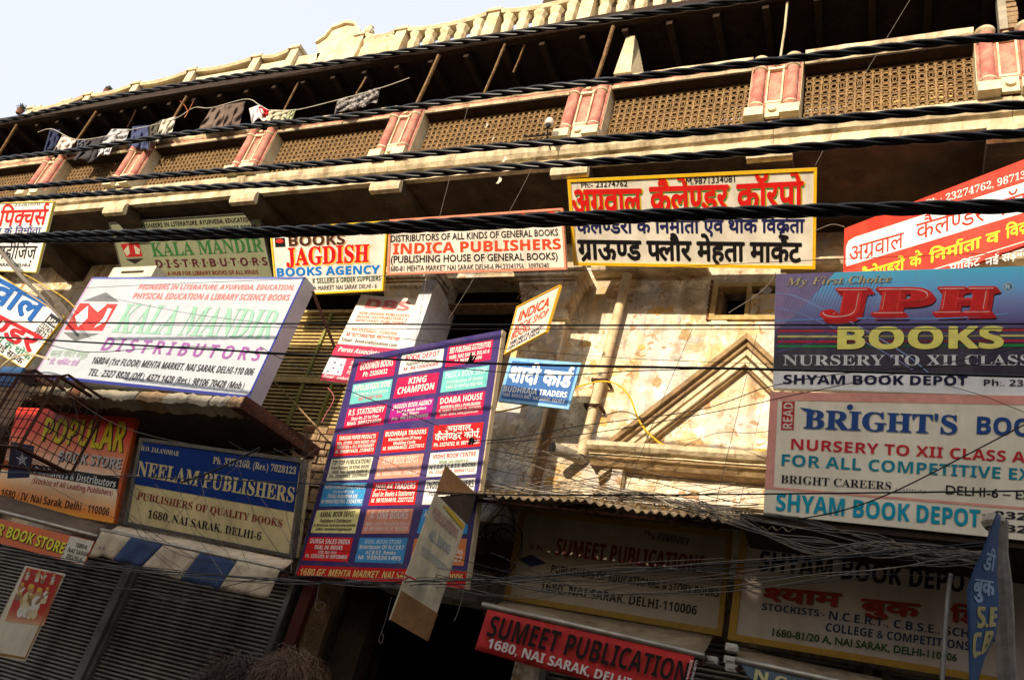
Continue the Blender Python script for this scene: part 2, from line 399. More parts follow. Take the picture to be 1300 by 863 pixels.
M_WHITEW = mat('bluish_whitewash', (204, 208, 214), .9, dirt=(150, 142, 128), damt=.5, scale=6, bump=.4, var=.1)
M_TIN = mat('dusty_tin', (168, 148, 116), .7, dirt=(92, 70, 48), damt=.8, scale=5, bump=.3, metal=.15, var=.2)
M_GAL = mat('galvanised_roller', (176, 168, 150), .4, dirt=(120, 104, 82), damt=.5, scale=5, metal=.6, var=.15)

# ------------------------------------------------------------------ ground and the building across the street
mb = MB(); mb.face([(-300, -300, 0), (300, -300, 0), (300, 300, 0), (-300, 300, 0)])
tag(obj('ground', mb, mat('street_dust', (120, 106, 88), .95, dirt=(70, 60, 50), damt=.6, scale=.8, bump=.4)), None, None, kind='structure')
mb = MB(); mb.face([(-60, -3.0, .004), (60, -3.0, .004), (60, 6.0, .004), (-60, 6.0, .004)])
tag(obj('road', mb, mat('asphalt', (62, 60, 58), .92, dirt=(90, 82, 70), damt=.5, scale=1.2, bump=.5, bscale=60)), None, None, kind='structure')
def opposite(x0, x1, h, label, name='facing_building'):
    t = thing(name, ((x0 + x1) / 2, -3.4, 0), label, 'building')
    m = mat('opposite_wall', (170, 146, 112), .92, dirt=(110, 90, 66), damt=.6, scale=1.2, bump=.4)
    y1 = -3.4; mb = MB(); n = max(2, int((x1 - x0) / 2.4)); w = (x1 - x0) / n; lv = [(.0, 2.6), (3.7, 5.3)] + ([(6.3, 7.6)] if h > 8.5 else [])
    mb.box(x0, x1, y1 - 6, y1 - .35, 0, h - .01); wins = []
    z = 0
    for a, b in lv:
        if a - z > .02: mb.box(x0, x1, y1 - .34, y1, z, a)
        for i in range(n):
            mb.box(x0 + i * w, x0 + i * w + w * .3, y1 - .34, y1, a, b); mb.box(x0 + i * w + w * .72, x0 + (i + 1) * w, y1 - .34, y1, a, b)
            wins.append((x0 + i * w + w * .3, x0 + i * w + w * .72, a, b))
        z = b
    mb.box(x0, x1, y1 - .34, y1, z, h)
    obj('wall', mb, m, t)
    mb = MB(); mb.profile([(y1 + .003, h - .3), (y1 + .18, h - .12), (y1 + .18, h + .05), (y1 - .2, h + .05), (y1 - .2, h + .002), (y1 + .003, h + .002)], x0, x1); obj('cornice', mb, M_CONC, t)
    for a, b, c, d in wins:
        mb = MB(); mb.box(a + .02, b - .02, y1 - .3, y1 - .24, c + .02, d - .02); f = obj('window' if c > 0 else 'door', mb, M_DWOOD, t)
        mb = MB(); mb.box(a, b, y1 - .24, y1 - .2, (c + d) / 2 - .03, (c + d) / 2 + .03); obj('cross_rail', mb, M_WOOD, f)
opposite(-40, -6.1, 6.25, 'plastered building across the street behind the viewer, the taller one on the left')
opposite(-6.05, -2.35, 5.6, 'low narrow plastered building across the street, between two taller ones')
opposite(-2.3, 16, 7.35, 'tallest plastered building across the street, behind the viewer on the right')

# ------------------------------------------------------------------ the market building
B = thing('market_building', (-5, 6.5, 0), 'old cream plastered market building with pink pilastered balcony and lattice grilles', 'building')
XL, XR = -16.0, 4.6
WY = 6.5
Z1 = 6.9      # underside of the balcony slab
mb = MB()
def wall(x0, x1, z0, z1): mb.box(x0, x1, WY, WY + .3, z0, z1)
wall(XL, XR, 6.47, Z1 - .002)
wall(XL, -7.6, 2.92, 6.47)
wall(-7.6, -5.15, 2.92, 3.6)
wall(-5.15, -4.62, 2.92, 6.47)
wall(-4.62, -3.45, 2.92, 4.6); 
wall(-3.45, -1.56, 2.92, 6.47); wall(-1.56, -.80, 2.92, 5.86); wall(-1.56, -.80, 6.31, 6.47); wall(-.80, XR, 2.92, 6.47)
wall(XL, -9.6, 0, 2.92); wall(-2.75, -2.5, 0, 2.92); wall(XR - .4, XR, 0, 2.92)
obj('wall', mb, M_ST, B)
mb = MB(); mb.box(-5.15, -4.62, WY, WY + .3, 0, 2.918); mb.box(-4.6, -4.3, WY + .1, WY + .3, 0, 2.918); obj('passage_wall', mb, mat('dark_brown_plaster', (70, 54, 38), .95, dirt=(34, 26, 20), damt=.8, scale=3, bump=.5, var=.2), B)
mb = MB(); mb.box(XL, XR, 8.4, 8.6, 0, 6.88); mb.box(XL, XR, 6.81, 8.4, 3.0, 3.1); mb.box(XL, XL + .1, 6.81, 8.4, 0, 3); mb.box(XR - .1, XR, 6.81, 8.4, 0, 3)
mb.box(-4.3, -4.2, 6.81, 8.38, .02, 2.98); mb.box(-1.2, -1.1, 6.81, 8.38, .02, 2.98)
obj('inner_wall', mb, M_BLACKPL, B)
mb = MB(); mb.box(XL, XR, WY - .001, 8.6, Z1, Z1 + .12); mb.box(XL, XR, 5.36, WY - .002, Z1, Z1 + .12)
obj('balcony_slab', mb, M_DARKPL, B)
# fascia moulding, in lengths
xs = [-16, -12.9, -10.9, -9.1, -7.0, -4.95, -2.7, -.9, .9, 2.8, 4.6]
for a, b in zip(xs[:-1], xs[1:]):
    mb = MB(); mb.profile([(5.355, 6.895), (5.29, 6.895), (5.285, 6.985), (5.325, 6.99), (5.325, 7.0), (5.26, 7.02), (5.225, 7.06), (5.21, 7.10), (5.21, 7.13), (5.355, 7.13)], a, b - .004, seg=10, jit=.0025)
    obj('fascia_moulding', mb, M_CREAM, B)
# corbels, the shade beneath them put into the dark plaster
cb0 = None
for x in (-13.4, -11.35, -9.28, -7.08, -5.07, -2.95, -1.1, .72, 2.6):
    if cb0 is None:
        mb = MB(); X0 = -13.4; w = .36
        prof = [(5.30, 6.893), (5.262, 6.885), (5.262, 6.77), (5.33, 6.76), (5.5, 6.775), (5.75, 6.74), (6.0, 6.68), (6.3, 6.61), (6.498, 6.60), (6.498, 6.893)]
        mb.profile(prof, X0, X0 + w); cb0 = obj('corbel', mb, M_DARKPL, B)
        mb = MB(); mb.profile([(5.262, 6.88), (5.24, 6.875), (5.225, 6.83), (5.225, 6.77), (5.24, 6.735), (5.262, 6.73), (5.30, 6.73), (5.30, 6.76)], X0 - .01, X0 + w + .01); cc = obj('corbel_nosing', mb, M_CREAM, cb0)
    else:
        c = dup_part(cb0, B, (x + 13.4, 0, 0)); dup_part(cc, c, (0, 0, 0)); c.children[0].location = (0, 0, 0)
# pilasters of the balustrade
PX = [-13.0, -11.22, -9.42, -7.30, -5.17, -2.975, -1.14, .665, 2.6]
def pilaster(X):
    z0, z1 = 7.13, 7.91; w = .44
    mb = MB(); mb.box(X, X + w, 5.20, 5.42, z0 + .10, z1 - .03); p = obj('pilaster', mb, M_PINK, B)
    mb = MB(); mb.box(X + .16, X + w - .16, 5.17, 5.2015, z0 + .02, z0 + .185); mb.box(X - .012, X + .15, 5.11, 5.42, z0, z0 + .10); mb.box(X + w - .15, X + w + .012, 5.11, 5.42, z0, z0 + .10)
    mb.box(X + w - .002, X + w + .006, 5.21, 5.42, z0 + .1, z1 - .03); mb.box(X - .006, X + .002, 5.21, 5.42, z0 + .1, z1 - .03)
    for q in (X + .148, X + w - .163): mb.box(q, q + .015, 5.175, 5.202, z0 + .18, z1 - .1)
    mb.box(X + .15, X + w - .15, 5.165, 5.202, z0 + .19, z0 + .215); mb.box(X + .15, X + w - .15, 5.165, 5.202, z1 - .155, z1 - .13)
    obj('trim', mb, M_CREAM2, p)
    for cx in (X + .075, X + w - .075):
        mb = MB(); mb.lathe((cx, 5.197, 0), [(.056, z0 + .1), (.06, z0 + .13), (.06, z0 + .16), (.055, z0 + .18), (.052, z1 - .14), (.06, z1 - .13), (.06, z1 - .05), (.052, z1 - .04)], 12, None, math.pi, 2 * math.pi)
        obj('colonnette', mb, M_PINK, p, smooth=False)
        mb = MB()
        for q in (z0 + .165, z1 - .145): mb.lathe((cx, 5.197, q), [(.052, 0), (.066, .008), (.066, .022), (.052, .03)], 12, None, math.pi, 2 * math.pi)
        mb.lathe((cx, 5.197, z1 - .045), [(.052, 0), (.074, .02), (.078, .045), (.07, .055), (0.0, .057)], 12, None, math.pi, 2 * math.pi)
        obj('ring', mb, M_CREAM, p)
    mb = MB(); cx = X + w / 2
    mb.prism([(cx + .038 * math.cos(a), 5.172, z0 + .1 + .028 * math.sin(a)) for a in [i * math.pi / 5 for i in range(10)]], (0, -.03, 0)); 
    mb.prism([(cx + .028 * math.cos(a), 5.192, z1 - .075 + .02 * math.sin(a)) for a in [i * math.pi / 5 for i in range(10)]], (0, -.03, 0)); obj('rosette', mb, M_CREAM2, p)
    return p
pil0 = pilaster(PX[0])
for X in PX[1:]:
    c = dup_part(pil0, B, (X - PX[0], 0, 0))
    for ch in list(pil0.children):
        k = ch.copy(); COL.objects.link(k); k.parent = c
# handrail, lattice and what stands behind it
M_BACK = [mat('ochre_boarding', (244, 206, 128), .9, dirt=(120, 84, 40), damt=.7, scale=3, var=.3), mat('white_cloth_screen', (240, 236, 236), .9, dirt=(150, 120, 90), damt=.5, scale=6, var=.2), mat('brown_boarding', (120, 86, 54), .9, dirt=(70, 48, 30), damt=.7, scale=4, var=.3)]
def ring(mb, cx, cz, w, h, y, t):
    n = 8; i = len(mb.v)
    for rr, yy in ((1, y), (1, y + .03), (.0, 0)):
        if rr == 0: break
        for k in range(n):
            a = math.pi / 8 + k * math.pi / 4; mb.v.append(Vector((cx + w * math.cos(a), yy, cz + h * math.sin(a))))
    for k in range(n):
        a = math.pi / 8 + k * math.pi / 4; mb.v.append(Vector((cx + (w - t) * math.cos(a), y, cz + (h - t) * math.sin(a))))
    for k in range(n):
        b = (k + 1) % n; mb.f.append((i + k, i + b, i + 2 * n + b, i + 2 * n + k)); mb.m.append(0); mb.f.append((i + k, i + n + k, i + n + b, i + b)); mb.m.append(0)
for bi, (a, b) in enumerate(zip(PX[:-1], PX[1:])):
    x0, x1 = a + .46, b - .005
    mb = MB()
    mb.profile([(5.42, 7.822), (5.205, 7.822), (5.19, 7.845), (5.205, 7.865), (5.42, 7.865)], x0, x1, seg=8, jit=.002); r = obj('handrail', mb, M_CREAM, B)
    mb = MB(); mb.profile([(5.42, 7.8655), (5.222, 7.8655), (5.222, 7.908), (5.42, 7.908)], x0, x1); obj('painted_band', mb, M_PINK, r)
    mb = MB(); mb.profile([(5.44, 7.9085), (5.215, 7.9085), (5.195, 7.925), (5.185, 7.95), (5.185, 7.985), (5.44, 7.985)], x0, x1, seg=8, jit=.003); obj('coping', mb, M_CREAM, r)
    mb = MB(); mb.box(x0, x1, 5.215, 5.43, 7.812, 7.8215); obj('rail_shade_strip', mb, M_DWOOD, r)  # dark strip added to paint in the rail's sooty, sunless underside
    # lattice: rings, uprights and short ties
    mb = MB(); px = .0675; n = int((x1 - x0) / px); px = (x1 - x0) / n; yy = 5.34
    zr = [7.16 + k * .0675 for k in range(10)]
    for k in range(n):
        cx = x0 + (k + .5) * px
        for j, z in enumerate(zr):
            if j in (3, 7): ring(mb, cx, z, .030, .034, yy, .010) if k % 2 else ring(mb, cx, z, .020, .034, yy, .008)
            else: ring(mb, cx, z, .031, .027, yy, .008)
        mb.box(cx + px / 2 - .007, cx + px / 2 + .007, yy + .002, yy + .02, 7.125, 7.81)
    for z in zr: mb.box(x0, x1, yy + .004, yy + .018, z + .029, z + .0385)
    stuff(obj('lattice_grille', mb, M_GRILLE, B))
    # boards and cloths standing on the balcony behind the grille
    x = x0; k = 0
    while x < x1 - .05:
        w = min(rnd.choice((.25, .38, .5, .32)), x1 - x); top = rnd.choice((7.58, 7.52, 7.66, 7.62)); mi = rnd.choice((0, 0, 1, 1, 0)) if bi > 3 else rnd.choice((2, 0, 1, 0, 2))
        mb = MB(); yb = 5.40 + rnd.uniform(0, .06); mb.box(x, x + w - .01, yb, yb + .02, 7.135, top); obj('balcony_board', mb, M_BACK[mi], B); x += w; k += 1
# upper storey: back wall, roof sheet with rafters, cornice, parapet
EY, EZ = 4.88, 8.47
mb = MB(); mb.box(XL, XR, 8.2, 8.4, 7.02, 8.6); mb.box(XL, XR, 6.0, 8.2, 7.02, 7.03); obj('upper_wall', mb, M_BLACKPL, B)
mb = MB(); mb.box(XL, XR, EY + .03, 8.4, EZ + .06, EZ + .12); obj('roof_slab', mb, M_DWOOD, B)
mb = MB(); mb.profile([(EY, EZ + .01), (EY + .03, EZ), (EY + .10, EZ), (EY + .10, EZ + .058), (EY, EZ + .12)], XL, XR, seg=40, jit=.006); obj('eaves_board', mb, M_DWOOD, B)
mb = MB(); x = XL + .2; rf0 = None; X0 = x
while x < XR:
    if rf0 is None:
        mb = MB(); mb.box(x, x + .06, EY + .11, 8.19, EZ - .06, EZ + .058); rf0 = obj('rafter', mb, M_DWOOD, B)
    else: dup_part(rf0, B, (x - X0, 0, rnd.uniform(-.006, 0)))
    x += .46
mb = MB(); mb.box(XL, XR, 6.6, 6.75, EZ - .2, EZ - .062); obj('purlin', mb, M_DWOOD, B)
# parapet posts and sagging copings (outline read along the roofline)
PY = 5.08
def zr_(x, y): return P(x, y, PY)
posts = [(-12.2, 8.93), (-11.35, 8.95)] + [(zr_(x, y).x, zr_(x, y).z - .05) for x, y in ((54, 137), (118, 120), (179, 106), (250, 89), (332, 72), (380, 61))]
posts2 = [(zr_(x, y).x, zr_(x, y).z - .06) for x, y in ((462, 44), (515, 37), (632, 14), (752, -9))]
posts2 += [(posts2[-1][0] + 1.2, posts2[-1][1]), (posts2[-1][0] + 2.4, posts2[-1][1])]
def parapet(ps, bal):
    for i, (x, z) in enumerate(ps):
        w = .13 if i in (0,) or not bal else .15
        mb = MB(); mb.box(x - w / 2, x + w / 2, PY - .05, PY + .12, 8.592, z - .03); mb.box(x - w / 2 - .02, x + w / 2 + .02, PY - .075, PY + .14, z - .029, z + .02); obj('parapet_post', mb, M_CREAM2, B)
    for (xa, za), (xb, zb) in zip(ps[:-1], ps[1:]):
        n = 10; mb = MB(); i0 = 0; d = .07 if bal else .055
        a, b = xa + .095, xb - .095
        for k in range(n + 1):
            t = k / n; x = a + (b - a) * t; z = za + (zb - za) * t - d * 4 * t * (1 - t) * .9 + .01
            for y, q in ((PY - .05, z - .07), (PY - .075, z - .035), (PY - .055, z), (PY + .12, z), (PY + .12, z - .07)): mb.v.append(Vector((x, y, q)))
            if k:
                for e in range(5):
                    f = (e + 1) % 5; j = (k - 1) * 5; mb.f.append((j + e, j + 5 + e, j + 5 + f, j + f)); mb.m.append(0)
        c = obj('parapet_coping', mb, M_CREAM2, B)
        if bal:
            mb = MB(); mb.box(a, b, PY - .04, PY + .1, 8.592, 8.78); obj('parapet_plinth', mb, M_CREAM2, B)
            nb = 5
            for k in range(nb):
                t = (k + .5) / nb; x = a + (b - a) * t; zt = za + (zb - za) * t - d * 4 * t * (1 - t) * .9 - .06; hh = zt - 8.78
                mb = MB(); mb.lathe((x, PY + .03, 8.781), [(.075, 0), (.075, .03), (.055, .06), (.06, hh * .3), (.075, hh * .5), (.06, hh * .75), (.085, hh - .03), (.09, hh)], 8); obj('baluster', mb, M_CREAM2, B)
        else:
            mb = MB(); n = 6
            zz = min(za, zb) - d * .9 - .075
            mb.box(a, b, PY + .0, PY + .06, 8.592, zz); obj('parapet_panel', mb, M_CREAM2, B)
parapet(posts, False); parapet(posts2, True)
# curved crest between the two runs
pts = [(403, 62), (403, 55), (415, 47), (424, 36), (441, 30), (452, 31), (458, 41), (460, 55), (458, 78), (400, 90)]
mb = MB(); mb.prism([zr_(x, y) for x, y in pts], (0, .16, 0)); cr = obj('curved_crest', mb, M_CREAM2, B)
mb = MB(); q = [zr_(x, y) for x, y in pts[1:8]]
for a, b in zip(q[:-1], q[1:]):
    mb.hexa([a + Vector((0, -.04, -.035)), b + Vector((0, -.04, -.035)), b + Vector((0, -.04, .02)), a + Vector((0, -.04, .02)), a + Vector((0, -.002, -.035)), b + Vector((0, -.002, -.035)), b + Vector((0, -.002, .02)), a + Vector((0, -.002, .02))])
obj('crest_moulding', mb, M_CREAM2, cr)
mb = MB(); a = zr_(380, 72); b = zr_(404, 66); mb.box(a.x, b.x + .05, PY, PY + .12, 8.592, a.z); obj('parapet_panel', mb, M_CREAM2, B)
u = zr_(463, 47); mb = MB(); mb.lathe((u.x, PY + .03, u.z + .02), [(.05, 0), (.03, .03), (.03, .05), (.06, .08), (.07, .12), (.05, .16), (.03, .17), (.04, .2), (0, .23)], 10); obj('urn_finial', mb, M_CREAM2, B)
# structure on the roof at the top of the picture (dark water tank block)
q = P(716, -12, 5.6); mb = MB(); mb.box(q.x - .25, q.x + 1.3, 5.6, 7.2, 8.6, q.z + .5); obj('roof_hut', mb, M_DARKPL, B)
# poles that prop the eaves
def pole(a, b, r, ya=5.27, yb=4.95, m=None, name='eaves_prop', ext=True):
    p = P(a[0], a[1], ya); q = P(b[0], b[1], yb)
    if ext: p.z = 7.986 if ya < 5.42 else 7.2; q.z = EZ - .002
    mb = MB(); mb.tube([p, p.lerp(q, .5) + Vector((.006, 0, 0)), q], r, 7); return obj(name, mb, m or M_WOOD, B)
pole((0, 196), (25, 154), .022); pole((78, 207), (117, 150), .02); pole((200, 184), (234, 128), .02); pole((360, 140), (380, 103), .013, 5.3, 5.0)
pole((530, 129), (556, 74), .024); pole((614, 118), (642, 54), .015); pole((757, 101), (778, 37), .022); pole((991, 72), (1000, 0), .011, 5.22, 5.0, M_CREAM2); pole((452, 120), (465, 98), .012, 5.1, 5.0, ext=False)
pole((162, 162), (173, 140), .012, 5.1, 5.0, M_RUST, ext=False); pole((652, 92), (666, 57), .012, 5.2, 5.0, ext=False)
# white wedge-shaped post
f = [P(777, 99, 5.45), P(797, 99, 5.45), P(806, 37, 5.45), P(795, 37, 5.45)]
z0, z1 = 7.987, EZ - .065; fb = P(790, 97, 5.12)
mb = MB(); mb.hexa([(fb.x - .12, 5.16, z0), (fb.x + .06, 5.16, z0), (fb.x + .06, 5.06, z1), (fb.x - .03, 5.06, z1), (fb.x - .08, 5.42, z0), (fb.x + .17, 5.42, z0), (fb.x + .07, 5.16, z1), (fb.x - .02, 5.16, z1)]); obj('roof_post', mb, M_CREAM2, B)
# concrete post and brick pier at the right
q = P(1269, 35, 5.2); q2 = P(1280, 35, 5.2); mb = MB(); mb.box(q.x, q2.x, 5.2, 5.3, 7.93, EZ - .07); obj('roof_post', mb, M_CONC, B)
q = P(1284, 30, 5.56); pr_ = None; z = 7.95; k = 0
while z < EZ - .13:
    mb = MB(); j = rnd.uniform(-.008, .012); mb.box(q2.x + .005, q2.x + .075 + j, 5.22 + j, 5.36, z, z + .048); obj('brick', mb, M_BRICK2, B); z += .056; k += 1
mb = MB(); mb.box(q2.x + .012, q2.x + .06, 5.25, 5.34, 7.93, z); obj('mortar', mb, M_CONC, B)

# ---- first floor details
def capital(x0, x1, yo=0, zt=6.43):
    w = x1 - x0; mb = MB()
    c = (x0 + x1) / 2
    for hw, y, a, b in ((w / 2 + .14, 6.14, zt - .05, zt + .035), (w / 2 + .12, 6.17, zt - .10, zt - .052), (w / 2 + .09, 6.21, zt - .125, zt - .102), (w / 2 + .07, 6.24, zt - .17, zt - .127)):
        mb.box(c - hw, c + hw, y, WY - .002, a, b)
    p = obj('capital', mb, M_ST, B)
    mb = MB(); n = 8                        # concave bell under it
    for k in range(n + 1):
        t = k / n; hw = w / 2 + .07 - .075 * math.sin(t * math.pi / 2); y = 6.25 + .09 * math.sin(t * math.pi / 2); z = zt - .172 - .36 * t
        mb.v += [Vector((c - hw, y, z)), Vector((c + hw, y, z)), Vector((c + hw, WY - .002, z)), Vector((c - hw, WY - .002, z))]
        if k:
            for e in range(4):
                f = (e + 1) % 4; j = (k - 1) * 4; mb.f.append((j + e, j + f, j + 4 + f, j + 4 + e)); mb.m.append(0)
    obj('bell', mb, M_ST, p)
    mb = MB(); mb.box(c - w / 2 - .035, c + w / 2 + .035, 6.30, WY - .002, zt - .56, zt - .533)
    s = int(w / .06)
    for k in range(s): mb.lathe((c - w / 2 + (k + .5) * w / s, 6.235, zt - .185), [(.0, -.02), (.02, 0), (.022, .012)], 6)
    obj('astragal', mb, M_CREAM, p)
    mb = MB(); mb.box(c - w / 2, c + w / 2, 6.34, WY - .003, 3.6, zt - .561); obj('shaft', mb, M_ST, B)
capital(-3.46, -2.95, zt=6.33); capital(-5.2, -4.68, zt=6.36)
# flat cornice strip over the columns
mb = MB(); mb.profile([(WY - .003, 6.41), (6.36, 6.41), (6.33, 6.44), (6.33, 6.47), (WY - .003, 6.47)], -.86, XR, seg=12, jit=.003); mb.profile([(WY - .003, 6.41), (6.36, 6.41), (6.33, 6.44), (6.33, 6.47), (WY - .003, 6.47)], -2.8, -1.6, seg=12, jit=.003)
obj('string_course', mb, M_CREAM, B)
# dark lintel and ledge in the opening between the columns
mb = MB(); mb.box(-4.66, -3.5, 6.34, 6.46, 5.93, 5.975); mb.box(-4.66, -3.5, 6.3, 6.34, 5.95, 5.97); obj('lintel', mb, M_WOOD, B)
mb = MB(); mb.box(-4.6, -4.45, 6.5, 6.56, 4.6, 5.92); mb.box(-3.62, -3.47, 6.5, 6.56, 4.6, 5.92); obj('window_jamb', mb, M_DWOOD, B)
# the fin bracket (warm narrow face, bluish side)
q0 = P(554, 356, 5.95); q1 = P(523, 438, 5.95); fx = (q0.x + q1.x) / 2
mb = MB(); X1 = q0.x; zt = q0.z; zb = 5.1
mb.prism([(X1, 5.95, zt), (X1, 6.06, zt), (X1, 6.48, 5.93), (X1, 6.48, 5.6), (X1, 6.3, zb), (X1, 5.95, zb)], (-.16, 0, 0))
obj('fin_bracket', mb, M_WHITEW, B)
# small shuttered window
wx0, wx1, wz0, wz1 = -1.54, -.82, 5.875, 6.3
mb = MB()
for a, b, c, d in ((wx0, wx0 + .05, wz0, wz1), (wx1 - .05, wx1, wz0, wz1), (wx0 + .05, wx1 - .05, wz0, wz0 + .05), (wx0 + .05, wx1 - .05, wz1 - .04, wz1), (-1.21, -1.17, wz0 + .05, wz1 - .04)): mb.box(a, b, WY - .02, WY + .1, c, d)
wd = obj('window', mb, M_SLAT, B)
mb = MB(); mb.box(-1.165, wx1 - .055, WY + .0, WY + .03, wz0 + .052, wz1 - .12); obj('shutter_leaf', mb, M_ST, wd)
mb = MB(); mb.box(wx0 + .055, wx0 + .1, WY + .02, WY + .3, wz0 + .052, wz1 - .045); obj('open_shutter_leaf', mb, M_WOOD, wd)
mb = MB()
for k in range(9): z = wz0 + k * .055; mb.box(wx0 - .03, wx0 - .002, WY - .012, WY + .02, z, z + .035 + rnd.uniform(-.008, .01))
obj('crumbled_edge', mb, M_BRICK, B)
# loose and patched plaster, each patch a raised shape of its own
pm = [mat('grey_patch', (196, 190, 180), .95, dirt=(140, 126, 104), damt=.6, scale=6, bump=.7, bscale=25, var=.15), mat('ochre_patch', (222, 182, 110), .95, dirt=(170, 128, 72), damt=.6, scale=7, bump=.7, bscale=25, var=.15), mat('pale_patch', (246, 232, 196), .95, dirt=(200, 176, 130), damt=.5, scale=6, bump=.7, bscale=25, var=.1), mat('brown_patch', (196, 166, 122), .95, dirt=(150, 118, 80), damt=.6, scale=7, bump=.8, bscale=30, var=.2)]
pr2 = random.Random(5)
for k in range(46):
    cx, cz = pr2.uniform(-2.85, -.95), pr2.uniform(3.8, 6.3); rr_ = pr2.uniform(.02, .085)
    if -2.3 < cx and cz < 4.5 and cz > 4.2: continue
    n_ = 13; ax_ = pr2.uniform(.6, 1.6); poly = [(cx + rr_ * ax_ * math.cos(2 * math.pi * i / n_) * pr2.uniform(.6, 1.15), WY - .0035 - k * .00007, cz + rr_ / ax_ * math.sin(2 * math.pi * i / n_) * pr2.uniform(.6, 1.15)) for i in range(n_)]
    mb = MB(); mb.prism(poly, (0, .003, 0)); obj('plaster_patch', mb, pm[k % 4], B)
# pediment
M_BRN = mat('weathered_shade_moulding', (168, 140, 100), .9, dirt=(96, 74, 50), damt=.8, scale=5, bump=.5, bscale=30, var=.2)  # weathered brown that also paints in the shaded side of mouldings
ax, az = -1.14, 5.63; lx, lz = -2.29, 4.42; rx = ax + (ax - lx)
def rake(x0, z0, x1, z1, off, th, y, name, m):
    d = Vector((x1 - x0, 0, z1 - z0)).normalized(); n = Vector((-d.z, 0, d.x));
    if n.z < 0: n = -n
    a = Vector((x0, y, z0)) - n * off; b = Vector((x1, y, z1)) - n * off
    # mitre ends vertically
    def vert(p): return p
    k = 1 / n.z
    a1 = Vector((x0, y, z0 - off * k)); b1 = Vector((x1, y, z1 - off * k)); a2 = a1 - Vector((0, 0, th * k)); b2 = b1 - Vector((0, 0, th * k))
    mb = MB(); e = Vector((0, WY - y - .003, 0)); mb.hexa([a2, b2, b1, a1, a2 + e, b2 + e, b1 + e, a1 + e]); return obj(name, mb, m, B)
for (x0, z0, x1, z1) in ((lx - .02, lz, ax - .001, az), (ax + .001, az, rx + .02, lz)):
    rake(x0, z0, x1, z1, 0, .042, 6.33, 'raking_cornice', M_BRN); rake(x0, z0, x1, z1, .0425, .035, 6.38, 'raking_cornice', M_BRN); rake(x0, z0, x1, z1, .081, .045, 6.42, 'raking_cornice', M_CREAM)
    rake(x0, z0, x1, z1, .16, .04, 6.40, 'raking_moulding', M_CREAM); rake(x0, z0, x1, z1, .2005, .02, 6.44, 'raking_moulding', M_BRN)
mb = MB(); mb.profile([(WY - .002, 4.235), (6.36, 4.235), (6.33, 4.268), (6.285, 4.283), (6.285, 4.30), (WY - .002, 4.30)], lx - .1, rx + .1, seg=20, jit=.003); obj('ledge_bed_moulding', mb, M_BRN, B)  # brown stands in for the shadow line under the ledge
mb = MB(); prof = [(WY - .002, 4.306), (6.27, 4.306), (6.27, 4.325), (6.22, 4.33), (6.18, 4.355), (6.17, 4.39), (WY - .002, 4.40)]
mb.profile(prof, lx - .1, rx + .1, seg=20, jit=.003); obj('pediment_ledge', mb, M_CREAM, B)
mb = MB(); mb.box(lx + .1, lx + .2, 6.4, WY - .002, 3.7, 4.238); mb.box(lx - .06, rx + .06, 6.44, WY - .003, 4.0, 4.03); obj('window_surround', mb, M_ST, B)
# drain pipes
mb = MB(); a = P(797, 349, 6.40); b = P(737, 578, 6.40); mb.tube([a, a.lerp(b, .5), b], .048, 14, open_=True); dp = obj('drain_pipe', mb, M_PIPE, B, smooth=True)
mb = MB(); mb.tube([b + Vector((0, 0, .03)), b + Vector((0, 0, .031))], .04, 12); obj('bore_shade_disc', mb, M_BLACKPL, dp)  # dark disc paints the shade inside the pipe end
for px, py in ((763, 485), (754, 517)):
    q = P(px, py, 6.40); mb = MB(); mb.box(q.x - .085, q.x + .085, 6.345, 6.36, q.z - .014, q.z + .014); mb.box(q.x - .085, q.x - .065, 6.36, WY, q.z - .014, q.z + .014); mb.box(q.x + .065, q.x + .085, 6.36, WY, q.z - .014, q.z + .014); obj('pipe_clamp', mb, M_RUST, dp)
a = P(701, 568, 6.14); b = P(741, 583, 6.48); mb = MB(); d = (b - a).normalized(); mb.tube([a, b], .055, 14, open_=True); mb.tube([a + d * .001, b], .047, 14, open_=True); sp = obj('spout_pipe', mb, M_CONC, B)
mb = MB(); mb.tube([a - d * .004, a - d * .0015], .049, 14); obj('bore_shade_disc', mb, M_BLACKPL, sp)  # black cap over the mouth stands in for the shaded hollow
# timber batten on the wall
a = P(711, 520, 6.46); b = P(678, 622, 6.46); mb = MB(); mb.box(b.x - .03, b.x + .035, 6.44, WY - .002, b.z, a.z); obj('batten', mb, M_WOOD, B)

# louvred screen: every slat a part
lx0, lx1 = -7.3, -5.2
s0 = None; z = 3.62; k = 0
while z < 5.88:
    if s0 is None:
        mb = MB(); mb.hexa([(lx0, 6.36, z), (lx1, 6.36, z), (lx1, 6.362, z + .024), (lx0, 6.362, z + .024), (lx0, 6.395, z + .006), (lx1, 6.395, z + .006), (lx1, 6.395, z + .03), (lx0, 6.395, z + .03)])
        s0 = obj('louvre_slat', mb, M_SLAT, B); zz = z
    else:
        c = dup_part(s0, B, (rnd.uniform(-.01, .01), 0, z - zz)); c.rotation_euler = (rnd.uniform(-.0, .0), rnd.uniform(-.0012, .0012), 0)
    z += .047; k += 1
for x in (-7.0, -6.45, -5.95, -5.55):
    mb = MB(); mb.box(x, x + .035, 6.33, 6.358, 3.62, 5.9); obj('louvre_batten', mb, M_OLIVE if x > -6.4 else M_SLAT, B)
mb = MB(); mb.box(lx0, lx1, 6.325, 6.40, 5.885, 5.92); mb.box(lx0, lx1, 6.32, 6.329, 4.93, 5.0); obj('louvre_rail', mb, M_SLAT, B)
